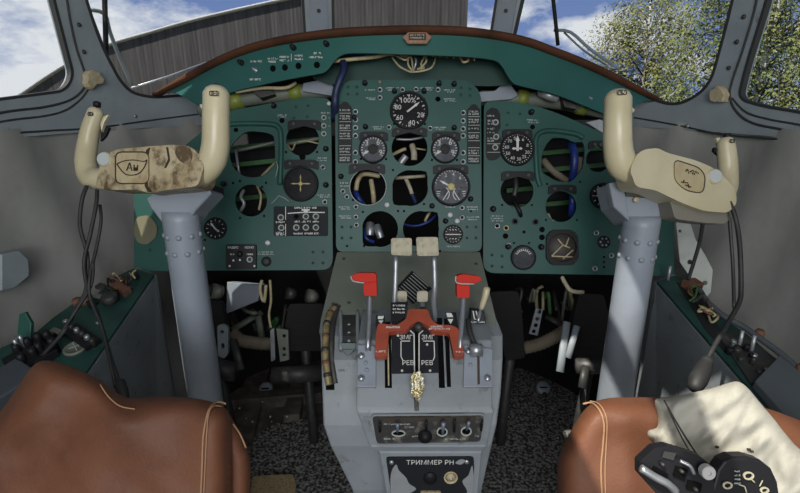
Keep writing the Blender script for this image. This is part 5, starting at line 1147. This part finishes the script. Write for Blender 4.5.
# dark slate housing at the near end of the right console
bx = thing('slate_housing', 'dark slate-grey metal housing at the near end of the right console', 'housing')
mb = MB(); RCP.slab(mb, [(751, 388), (776, 362), (800, 382), (880, 450), (850, 510), (790, 433)], .02, .02, mat('slate_paint', (.09, .105, .115, 1), .45)); mb.build('lid', bx, bevel=.003)
mb = MB(); a, b, c_, d_ = [RCP.pt(*q, .0) for q in [(751, 389), (800, 446), (800, 446), (751, 389)]]; a2 = a-V((.012, 0, 0)); b2_ = b-V((.012, 0, 0)); vs = [a2, b2_, V((b2_.x, b2_.y, .25)), V((a2.x, a2.y, .25))]
mb.add(vs+[v+V((.01, 0, 0)) for v in vs], [(0, 1, 2, 3), (4, 7, 6, 5), (0, 4, 5, 1), (2, 6, 7, 3), (1, 5, 6, 2), (3, 7, 4, 0)], MATS['slate_paint']); mb.build('side_plate', bx, bevel=.001)
for i, (x, y) in enumerate([(654, 297), (660, 288), (650, 340), (642, 398), (701, 352), (712, 365), (706, 322)]):
    pass
# pressed panel in the sunlit skin and screws along both skins
def facepl(sgn, x): return Pl(V((x, 1.2, .3)), V((x, .8, .3)), V((x, 1.2, .6)))
FR = facepl(1, P(*inner_d[1][0]).x-.004); FLs = facepl(-1, P(*inner_d[-1][0]).x+.004)
# ragged white sheet behind the right yoke
dplate([(676, 222), (690, 222), (696, 240), (706, 256), (713, 270), (711, 292), (704, 300), (697, 286), (684, 268), (680, 262)], lambda x, y: 1.33-.0008*(x-676), .004, mat('pale_primer_sheet', (.42, .44, .40, 1), .6, 0, (.33, .35, .31, 1), 20), .001, 'gusset_sheet', rc, [circ(690, 262, 2.5, 10), circ(705, 283, 2.4, 10), circ(680, 231, 1.6, 8)])

# ============================================================ RUDDER PEDALS AND LINKAGES
def pedal(lab, poly, d, foot):
    t = thing('rudder_pedal', lab, 'pedal'); dplate(round_poly(poly, 3, 3), d, .03, RIB, .004, 'tread', t)
    cx = sum(p[0] for p in poly)/len(poly); by = max(p[1] for p in poly)-4; a = P(cx, by, d+.02); mb = MB()
    mb.tube([a, V((a.x, a.y+.04, .06)), V((a.x, a.y+.04, 0))], .016, DARK, 10); mb.build('arm', t); return t
pedal('leftmost rudder pedal with ribbed black tread beside the left column', [(202, 300), (221, 302), (226, 325), (226, 346), (204, 346)], 1.50, 0)
pedal('rudder pedal with ribbed black tread left of the pedestal', [(289, 304), (323, 304), (326, 330), (325, 351), (284, 351), (285, 325)], 1.50, 0)
pedal('rudder pedal with ribbed black tread right of the pedestal', [(490, 292), (518, 291), (522, 310), (525, 358), (506, 361), (500, 335)], 1.50, 0)
pedal('rightmost rudder pedal with ribbed black tread beside the right column', [(579, 294), (604, 295), (610, 320), (609, 361), (575, 361), (572, 325)], 1.50, 0)
def single(name, lab, cat, poly, d, th, m, holes=(), bev=.002): return tag(dplate(poly, d, th, m, bev, name, None, holes), lab, cat)
single('sheet_metal_box', 'flat grey-blue sheet box hanging under the left panel', 'box', [(227, 282), (261, 285), (258, 301), (226, 314)], 1.60, .05, COLM)
single('pedal_bracket', 'slotted grey bracket left of the tan hose under the left panel', 'bracket', round_poly([(217, 326), (222, 324), (228, 327), (228, 354), (224, 359), (218, 356)], 2, 3), 1.46, .015, GREYP, [circ(222, 332, 2, 10), circ(222.5, 346, 2, 10, 3)])
single('pedal_bracket', 'worn beige bracket plate with holes beside the left pedestal pedal', 'bracket', [(276, 328), (288, 330), (289, 360), (280, 362)], 1.46, .015, OLIVE, [circ(284, 336, 1.7, 10), circ(284, 349, 1.7, 10), circ(284, 355, 1.5, 10)])
single('pedal_bracket', 'thin upright steel bar left of the beige bracket plate', 'bracket', round_poly([(270, 330), (274, 328), (275, 360), (271, 362)], 1, 2), 1.45, .012, STEEL)
single('perforated_strip', 'tilted grey strip with four lightening holes under the right panel', 'strip', [(536, 308), (543, 310), (538, 336), (529, 334)], 1.60, .008, COLM, [circ(539.5, 312, 2, 10), circ(537.6, 319, 2, 10), circ(536, 325.5, 2, 10), circ(534, 331.5, 2, 10)])
def hose(lab, pts, r, m):
    q = PP(pts, 8); mb = MB(); mb.tube(q, [r*(1 if i % 2 else .88) for i in range(len(q))], m, 12); tag(mb.build('hose'), lab, 'hose')
hose('tan corrugated hose under the left panel between two brackets', [(233, 333, 1.58), (240, 340, 1.57), (255, 343, 1.56), (272, 344, 1.56)], .022, HOSE)
hose('tan corrugated hose under the right panel below the perforated strip', [(524, 348, 1.58), (540, 344, 1.57), (555, 337, 1.56), (566, 330, 1.58)], .022, HOSE)
def barx(name, lab, cat, a, b, r, m): 
    mb = MB(); mb.tube([P(*a), P(*b)], r, m, 8, flat=RT); tag(mb.build(name, bevel=0), lab, cat)
barx('linkage_bar', 'upright grey-blue link bar left of the rightmost rudder pedal', 'link bar', (567, 322, 1.44), (560, 372, 1.40), (.006, .012), GREYP)
barx('linkage_bar', 'leaning grey-blue link bar touching the rightmost rudder pedal', 'link bar', (577, 326, 1.42), (568, 358, 1.40), (.006, .010), GREYP)
barx('linkage_bar', 'short dark link bar under the tan hose at left', 'link bar', (233, 340, 1.45), (241, 370, 1.42), (.006, .012), DARK)
barx('linkage_bar', 'dark link bar at floor level before the right column', 'link bar', (586, 366, 1.36), (582, 388, 1.34), (.008, .012), DARK)
barx('torque_tube', 'dark horizontal torque tube low left of the pedestal', 'tube', (272, 376, 1.42), (322, 372, 1.44), .026, DARK)
barx('torque_tube', 'dark horizontal torque tube right of the left column', 'tube', (212, 368, 1.42), (236, 372, 1.42), .03, DARK)
barx('torque_tube', 'dark horizontal torque tube under the right rudder pedals', 'tube', (575, 366, 1.42), (612, 366, 1.42), .024, DARK)
barx('brace_strut', 'olive diagonal strut behind the tan hose at left', 'strut', (232, 330, 1.66), (262, 312, 1.70), (.006, .012), OLIVE)
barx('brace_strut', 'dark diagonal strut behind the leaning strut at left', 'strut', (258, 316, 1.66), (262, 340, 1.66), (.006, .012), OLIVE)
barx('brace_strut', 'dark diagonal strut under the right panel right of the perforated strip', 'strut', (546, 316, 1.66), (564, 326, 1.64), (.006, .012), DARK)
barx('brace_strut', 'pale upright rod under the right panel above the perforated strip', 'rod', (543, 292, 1.66), (543, 310, 1.64), .005, TANW)
cable('loose_wire', 'pale wire hanging under the left panel beside the left pedestal pedal', [(270, 280, 1.45), (271, 300, 1.47), (269, 315, 1.48), (271, 328, 1.47)], .004, TANW, 'wire')
cable('loose_wire', 'pair of pale wire ends hanging right of the grey sheet box', [(262, 280, 1.45), (260, 290, 1.45), (264, 302, 1.46), (266, 285, 1.45)], .005, TANW, 'wire')
cable('broken_lever', 'short cream broken lever poking out under the right panel', [(562, 277, 1.36), (565, 283, 1.35), (570, 290, 1.35), (577, 292, 1.36), (583, 292, 1.37)], .006, IVORY, 'lever')
for i, (x, y, r, m, lb) in enumerate([(207, 290, .022, DARK, 'round dark canister at the left end under the left panel'), (216, 291, .026, OLIVE, 'olive round canister under the left panel beside the sheet box'), (290, 293, .02, DARK, 'dark round connector above the left pedestal pedal'), (311, 296, .024, OLIVE, 'olive rounded fitting above the left pedestal pedal')]):
    mb = MB(); mb.tube([P(x-3, y, 1.58), P(x+4, y+1, 1.60)], r, m, 14); tag(mb.build('canister'), lb, 'canister')
rnd = random.Random(31)
for i in range(7):
    x0 = 520+i*9; mb = MB(); pts = [P(x0+rnd.uniform(-5, 5), 285+rnd.uniform(0, 38), 1.66+rnd.uniform(-.05, .08)) for _ in range(4)]; mb.tube(spl(pts, 4), .006, [DARK, OLIVE, TANW, GRNS][i % 4], 6)
    tag(mb.build('loose_wire'), 'dim tangled wiring under the right panel', 'wire', 'dim wiring under the right panel')
for i in range(6):
    x0 = 235+i*13; mb = MB(); pts = [P(x0+rnd.uniform(-8, 8), 300+rnd.uniform(0, 38), 1.68+rnd.uniform(-.04, .08)) for _ in range(4)]; mb.tube(spl(pts, 4), .007, [DARK, OLIVE, DARK, GRNS][i % 4], 6)
    tag(mb.build('loose_wire'), 'dim tangled wiring under the left panel', 'wire', 'dim wiring under the left panel')
# ---- floor
def fl(poly, h, m, name, grid=None, bev=0):
    mb = MB(); vs = [at_z(x, y, h) for x, y in poly]
    slab(mb, poly, lambda x, y: at_z(x, y, h), V((0, 0, -h)), m, [], grid); return mb.build(name, bevel=bev)
tag(fl(smooth_poly([(222, 520), (238, 470), (252, 440), (275, 424), (300, 419), (322, 424), (350, 440), (372, 470), (395, 540), (230, 560)], 3), .012, CARPET, 'floor_mat'), 'coarse black speckled floor mat left of the pedestal', 'floor mat')
tag(fl(smooth_poly([(478, 560), (478, 430), (488, 390), (510, 370), (560, 362), (610, 372), (640, 420), (640, 560)], 3), .012, CARPET, 'floor_mat'), 'coarse black speckled floor mat right of the pedestal', 'floor mat')
tag(fl(round_poly([(252, 476), (292, 474), (296, 482), (294, 520), (248, 520)], 3, 3), .022, BURLAP, 'cloth_scrap'), 'scrap of tan coarse cloth on the floor mat right of the left seat', 'cloth')
def floorbar(lab, a, b, w, h, m=DARK):
    A, B = at_z(*a), at_z(*b); d = B-A; t = d.normalized(); q = V((-t.y, t.x, 0)); mb = MB(); mb.box((A+B)/2+V((0, 0, h/2)), d/2, q*(w/2), V((0, 0, h/2)), m); tag(mb.build('floor_rail', bevel=.003), lab, 'rail')
RB_ = mat('brown_floor_metal', (.08, .068, .055, 1), .6, 0, (.15, .13, .11, 1), 25)
floorbar('wide dark floor rail running back beside the left seat', (262, 366), (238, 455), .09, .03, RB_)
floorbar('dark floor rail nearest the pedestal on the left side', (300, 386), (292, 424), .06, .04, RB_)
floorbar('dark crosswise floor beam left of the pedestal', (232, 408), (322, 400), .05, .05, RB_)
floorbar('dark floor rail close to the left column', (232, 366), (212, 430), .05, .05, DARK)
floorbar('dark floor rail beside the right column', (600, 372), (590, 420), .05, .04, DARK)
for (x, y, lb, m) in [(266, 383, 'small grey slotted floor pulley left of the pedestal', COLM), (543, 382, 'small grey slotted floor pulley on the right floor mat', COLM)]:
    t = thing('pulley', lb, 'pulley'); c = at_z(x, y+6, .03); mb = MB(); X = RT; Y = (UP*.8+V((0, 0, .6))).normalized()
    mb.lathe(c, X, V((0, .7, .7)), V((0, -.7, .7)), [(.028, -.03), (.028, .006), (.022, .010), (.0003, .010)], m, 24); mb.build('wheel', t)
    mb = MB(); o = c+V((0, -.7, .7))*.0105; mb.box(o, RT*.015, V((0, .7, .7))*.003, V((0, -.7, .7))*.001, HOLE); mb.build('slot', t)
    mb = MB(); mb.lathe(c-V((0, .02, .02)), X, V((0, .7, .7)), V((0, -.7, .7)), [(.010, 0), (.010, .012), (.0003, .014)], DARK, 14); mb.build('axle_nut', t)
rnd = random.Random(5)
CR = mat('crumb_pale', (.6, .6, .55, 1), .6)
for i in range(16):
    if i < 9: x, y = rnd.uniform(238, 290), rnd.uniform(395, 425)
    else: x, y = rnd.uniform(505, 560), rnd.uniform(390, 480)
    c = at_z(x, y, .034 if i < 9 else .014); mb = MB(); r = rnd.uniform(.0015, .003); mb.box(c+V((0, 0, r)), V((r, 0, 0)), V((0, r, 0)), V((0, 0, r*.7)), CR); tag(mb.build('debris_crumb'), 'tiny pale debris crumb on the cockpit floor', 'debris', 'pale crumbs on the floor')

# ============================================================ SEATS
def puffy(mb, outline, d0, R, T, m, back=.10, grid=7, fold=None, dens_=5):
    """padded back: rounded rim, thickness T towards the viewer, 'back' behind"""
    o = dens(outline, dens_); vs, fs = cdt(o, [], grid)
    def dist(x, y):
        b = 1e9
        for i in range(len(o)):
            ax, ay = o[i-1]; bx_, by_ = o[i]; dx, dy = bx_-ax, by_-ay; L2 = dx*dx+dy*dy or 1e-9
            t = max(0, min(1, ((x-ax)*dx+(y-ay)*dy)/L2)); b = min(b, math.hypot(x-ax-dx*t, y-ay-dy*t))
        return b
    fr = []; bk = []
    for x, y in vs:
        k = min(1, dist(x, y)/R); h = math.sqrt(max(0, 1-(1-k)**2)); dd = d0(x, y) if callable(d0) else d0
        f = fold(x, y)*min(1, k*1.2) if fold else 0
        fr.append(P(x, y, dd-T*h-f)); bk.append(P(x, y, dd+back*h+.001))
    n = len(vs); cnt = {}
    for f in fs:
        for i in range(len(f)):
            a, b = f[i], f[(i+1) % len(f)]; k = (min(a, b), max(a, b)); cnt[k] = cnt.get(k, [])+[(a, b)]
    side = [(e[0][1], e[0][0], e[0][0]+n, e[0][1]+n) for e in cnt.values() if len(e) == 1]
    mb.add(fr+bk, fs+[tuple(k+n for k in f[::-1]) for f in fs]+side, m, True)
    def surf(x, y, lift=.002):
        k = min(1, dist(x, y)/R) if inside((x, y), o) else 0; h = math.sqrt(max(0, 1-(1-k)**2)); dd = d0(x, y) if callable(d0) else d0
        return P(x, y, dd-T*h-(fold(x, y)*min(1, k*1.2) if fold else 0)-lift)
    return surf
from mathutils import noise as NZ
def bumpf(x, y): return .004*math.sin(x*.045+y*.02)+.010*NZ.noise(V((x*.016-y*.006, y*.02+x*.006, 1.3)))+.004*(.5-abs(NZ.noise(V((x*.03-y*.035, y*.012+x*.01, 4.1)))))
s1 = thing('pilot_seat', 'left seat back in brown leather with a drooping notched top edge', 'seat')
o1 = smooth_poly([(-70, 560), (-55, 480), (-25, 440), (5, 405), (22, 380), (34, 364), (45, 360), (58, 362), (78, 369), (98, 379), (114, 391), (128, 398), (142, 398), (158, 396), (180, 397), (200, 399), (214, 402), (224, 407), (230, 414), (232, 440), (232, 500), (230, 560), (228, 640), (80, 660), (-70, 640)], 2)
mb = MB(); sf = puffy(mb, o1, lambda x, y: .76-.0001*(y-400), 30, .055, LEATHER, .06, 8, bumpf); mb.build('backrest', s1, sub=1)
o1b = smooth_poly([(206, 412), (214, 403), (224, 406), (233, 420), (240, 432), (247, 448), (251, 465), (250, 500), (246, 560), (242, 640), (200, 640), (202, 560), (203, 480)], 2)
mb = MB(); sfb = puffy(mb, o1b, .79, 14, .03, LEATHER, .06, 6); mb.build('side_bolster', s1, sub=1)
mb = MB(); mb.tube([sf(x, y, .001) for x, y in smooth_poly([(226, 404), (218, 402), (210, 408), (206, 420), (203, 440), (202, 470), (200, 510)], 4, closed=False)], .0016, STITCH, 6); mb.build('piping', s1)
mb = MB(); mb.tube([sf(x, y, .001) for x, y in smooth_poly([(222, 406.5), (214, 406), (209, 413), (207, 430), (205, 470), (203, 510)], 4, closed=False)], .0011, STITCH, 5); mb.build('stitching', s1)
mb = MB(); mb.tube([sfb(x, y, .001) for x, y in smooth_poly([(233, 424), (240, 434), (246, 448)], 4, closed=False)], .0016, STITCH, 5); mb.build('stitching', s1)
mb = MB(); mb.tube([sf(x, y, .0) for x, y in smooth_poly([(100, 384), (108, 396), (120, 406), (135, 409)], 4, closed=False)], .0011, STITCH, 5); mb.build('stitching', s1)
mb = MB(); a = P(80, 640, .80); mb.box(V((a.x-.03, a.y+.10, .34)), V((.17, 0, 0)), V((0, .14, 0)), V((0, 0, .05)), LEATHER); mb.build('cushion', s1, bevel=.02)
mb = MB(); mb.box(V((a.x, a.y+.08, .15)), V((.12, 0, 0)), V((0, .10, 0)), V((0, 0, .15)), DARK); mb.build('pedestal_base', s1)
s2 = thing('pilot_seat', 'right seat back in orange-brown leather half covered by cream cloth', 'seat')
o2 = smooth_poly([(556, 640), (557, 520), (557, 470), (560, 452), (570, 432), (580, 415), (590, 404), (602, 399), (620, 397), (650, 397), (690, 398), (740, 402), (800, 420), (860, 460), (880, 640), (700, 660)], 2)
mb = MB(); sf = puffy(mb, o2, lambda x, y: .77, 30, .055, LEATHER, .06, 8, lambda x, y: .7*bumpf(x, y)+.006*math.exp(-((x-628)/14)**2)); mb.build('backrest', s2, sub=1)
mb = MB(); mb.tube([sf(x, y, .001) for x, y in smooth_poly([(583, 404), (592, 403), (600, 411), (604, 425), (603, 445), (601, 470), (603, 510)], 4, closed=False)], .0016, STITCH, 6); mb.build('piping', s2)
mb = MB(); mb.tube([sf(x, y, .001) for x, y in smooth_poly([(590, 401), (599, 404), (606, 416), (607, 432), (605, 470), (606, 510)], 4, closed=False)], .0011, STITCH, 5); mb.build('stitching', s2)
mb = MB(); a = P(720, 640, .80); mb.box(V((a.x+.05, a.y+.10, .34)), V((.17, 0, 0)), V((0, .14, 0)), V((0, 0, .05)), LEATHER); mb.build('cushion', s2, bevel=.02)
mb = MB(); mb.box(V((a.x, a.y+.08, .15)), V((.12, 0, 0)), V((0, .10, 0)), V((0, 0, .15)), DARK); mb.build('pedestal_base', s2)
# cream cloth thrown over the right seat
oc = smooth_poly([(654, 399), (668, 398), (690, 393), (712, 388), (728, 383), (738, 381), (748, 388), (762, 405), (775, 420), (795, 445), (830, 480), (850, 560), (660, 560), (655, 500), (658, 450), (648, 438), (648, 430), (657, 428), (658, 416)], 2)
cf = lambda x, y: .016*(.5-abs(NZ.noise(V((x*.028+y*.012, y*.02-x*.014, 2.2)))))+.012*(.5-abs(NZ.noise(V(((x+y)*.05, (y-x)*.012, 7.7)))))+.006*NZ.noise(V((x*.09, y*.06, 5)))
mb = MB(); puffy(mb, oc, lambda x, y: .70-.00035*(x-690), 12, .016, CLOTH, .004, 5, cf, 4); tag(mb.build('cloth_cover', sub=1), 'rumpled cream cloth thrown over the right part of the right seat', 'cloth')
# dismantled instruments lying on the cloth
i1 = thing('gauge_chassis', 'stripped rectangular black instrument chassis lying on the cream cloth', 'instrument')
chp = round_poly([(640, 462), (655, 448), (668, 446), (700, 456), (712, 466), (716, 500), (705, 520), (672, 510), (640, 475)], 1.5, 2)
dplate(chp, .60, .014, BLACK, .0015, 'chassis', i1)
ip_ = Pl(None, d=.598)
rnd = random.Random(9)
for poly, m in [([(664, 451), (676, 453), (673, 460), (662, 457)], DARK), ([(654, 466), (668, 474), (664, 481), (651, 473)], HOLE), ([(676, 466), (688, 470), (684, 481), (673, 476)], HOLE), ([(688, 480), (702, 484), (700, 492), (686, 489)], HOLE)]: qp('cutout', poly, .001, .002, m, 0, i1, ip_)
for x, y in [(680, 470), (684, 463), (670, 487), (694, 488), (700, 470), (661, 463)]:
    mb = MB(); ip_.lathe(mb, x, y, [(2.2, 0), (1.8, .006), (.02, .007)], DARK, 10); mb.build('post', i1)
mb = MB(); mb.tube(PP([(641, 468, .59), (655, 477, .588), (668, 484, .588), (676, 492, .59)], 4), .005, STEEL, 8); mb.build('metal_edge', i1)
mb = MB(); mb.tube(PP([(680, 461, .588), (690, 466, .585), (694, 474, .586)], 4), .0022, STEEL, 6); mb.build('metal_edge', i1)
i2 = thing('gauge_cover', 'round black instrument plate with cream-ringed holes on the cream cloth at far right', 'instrument')
dplate([(718+0, 470), (724, 462), (734, 457.5), (748, 457), (762, 461), (772, 469), (778, 482), (780, 496), (776, 520), (720, 520), (712, 492)], .60, .02, BLACK, .003, 'cover_plate', i2)
for x, y, r in [(727, 485, 5), (748, 475.5, 5.5), (764, 490, 4.5)]:
    mb = MB(); ip_.slab(mb, circ(x, y, r, 20, r*.75), .0015, .0015, IVORY, [circ(x, y, r-1.8, 16, r*.75-1.5)]); mb.build('ring', i2)
mb = MB(); [ip_.line(mb, *a, 1.0, IVORY, .001) for a in [(738, 484, 744, 486), (744, 486, 746, 492), (750, 478, 754, 482), (759, 486, 762, 480)]]; [script_line(ip_, mb, 734, 740, y, PALE, 1.4) for y in (471, 475, 479, 483)]; mb.build('markings', i2)
wb = thing('washer_button', 'small white round plastic button with two thin wires, between the black instruments', 'button')
mb = MB(); Pl(None, d=.588).lathe(mb, 708, 472.5, [(7, -.006), (7, .002), (6.2, .003), (2.2, .003), (2, .0015), (.02, .0015)], mat('white_plastic', (.42, .42, .40, 1), .5), 26, smooth=False); mb.build('disc', wb)
cable('thin_wire', 'thin dark wire running up the cloth from the white button', [(705, 468, .60), (698, 456, .625), (686, 438, .655), (674, 418, .67), (664, 400, .68)], .0012, RUBBER, 'wire')
cable('thin_wire', 'second thin dark wire beside the first on the cream cloth', [(702, 468, .61), (690, 452, .64), (678, 430, .66), (668, 408, .675)], .001, RUBBER, 'wire')
for x, y in [(752, 451), (749, 449.5), (717, 447)]:
    mb = MB(); c = P(x, y, .655); mb.box(c, RT*.002, UP*.0013, FW*.0015, GROOVE); tag(mb.build('debris_crumb'), 'dark crumb lying on the cream cloth', 'debris', 'dark crumbs on the cream cloth')
# ============================================================ LIGHT, CAMERA
def lamp(name, typ, loc, target, energy, color=(1, 1, 1), size=1, sizey=None):
    l = bpy.data.lights.new(name, typ); l.energy = energy; l.color = color
    if typ == 'AREA':
        l.size = size
        if sizey: l.shape = 'RECTANGLE'; l.size_y = sizey
    if typ == 'SUN': l.angle = math.radians(.6)
    o = bpy.data.objects.new(name, l); COL.objects.link(o); o.location = loc
    o.rotation_euler = (V(target)-V(loc)).to_track_quat('-Z', 'Y').to_euler(); return o
lamp('sun', 'SUN', (-.50, -.40, 1.0), (0, 0, 0), 6.0, (1, .95, .86))
lamp('overhead_fill', 'AREA', (0, -.25, 1.66), (.0, 1.3, .75), 9, (1, .985, .96), 1.1, .5)  # added fill light under the roof, no real fitting there
lamp('rear_fill', 'AREA', (0, -2.6, 1.45), (.0, 1.5, .9), 52, (.98, .99, 1), 1.8, .9)  # added fill light from behind the camera, evens out the interior
cam = bpy.data.cameras.new('camera'); co = bpy.data.objects.new('camera', cam); COL.objects.link(co)
co.location = EYE; co.rotation_euler = (math.pi/2-PITCH, 0, 0)
cam.sensor_fit = 'HORIZONTAL'; cam.sensor_width = 36; cam.lens = 36*FL/800; cam.clip_start = .02; cam.clip_end = 500
S.camera = co
S.view_settings.view_transform = 'Standard'; S.view_settings.look = 'None'; S.view_settings.gamma = 1; S.view_settings.use_curve_mapping = False
S.view_settings.exposure = 0.0
finalize()
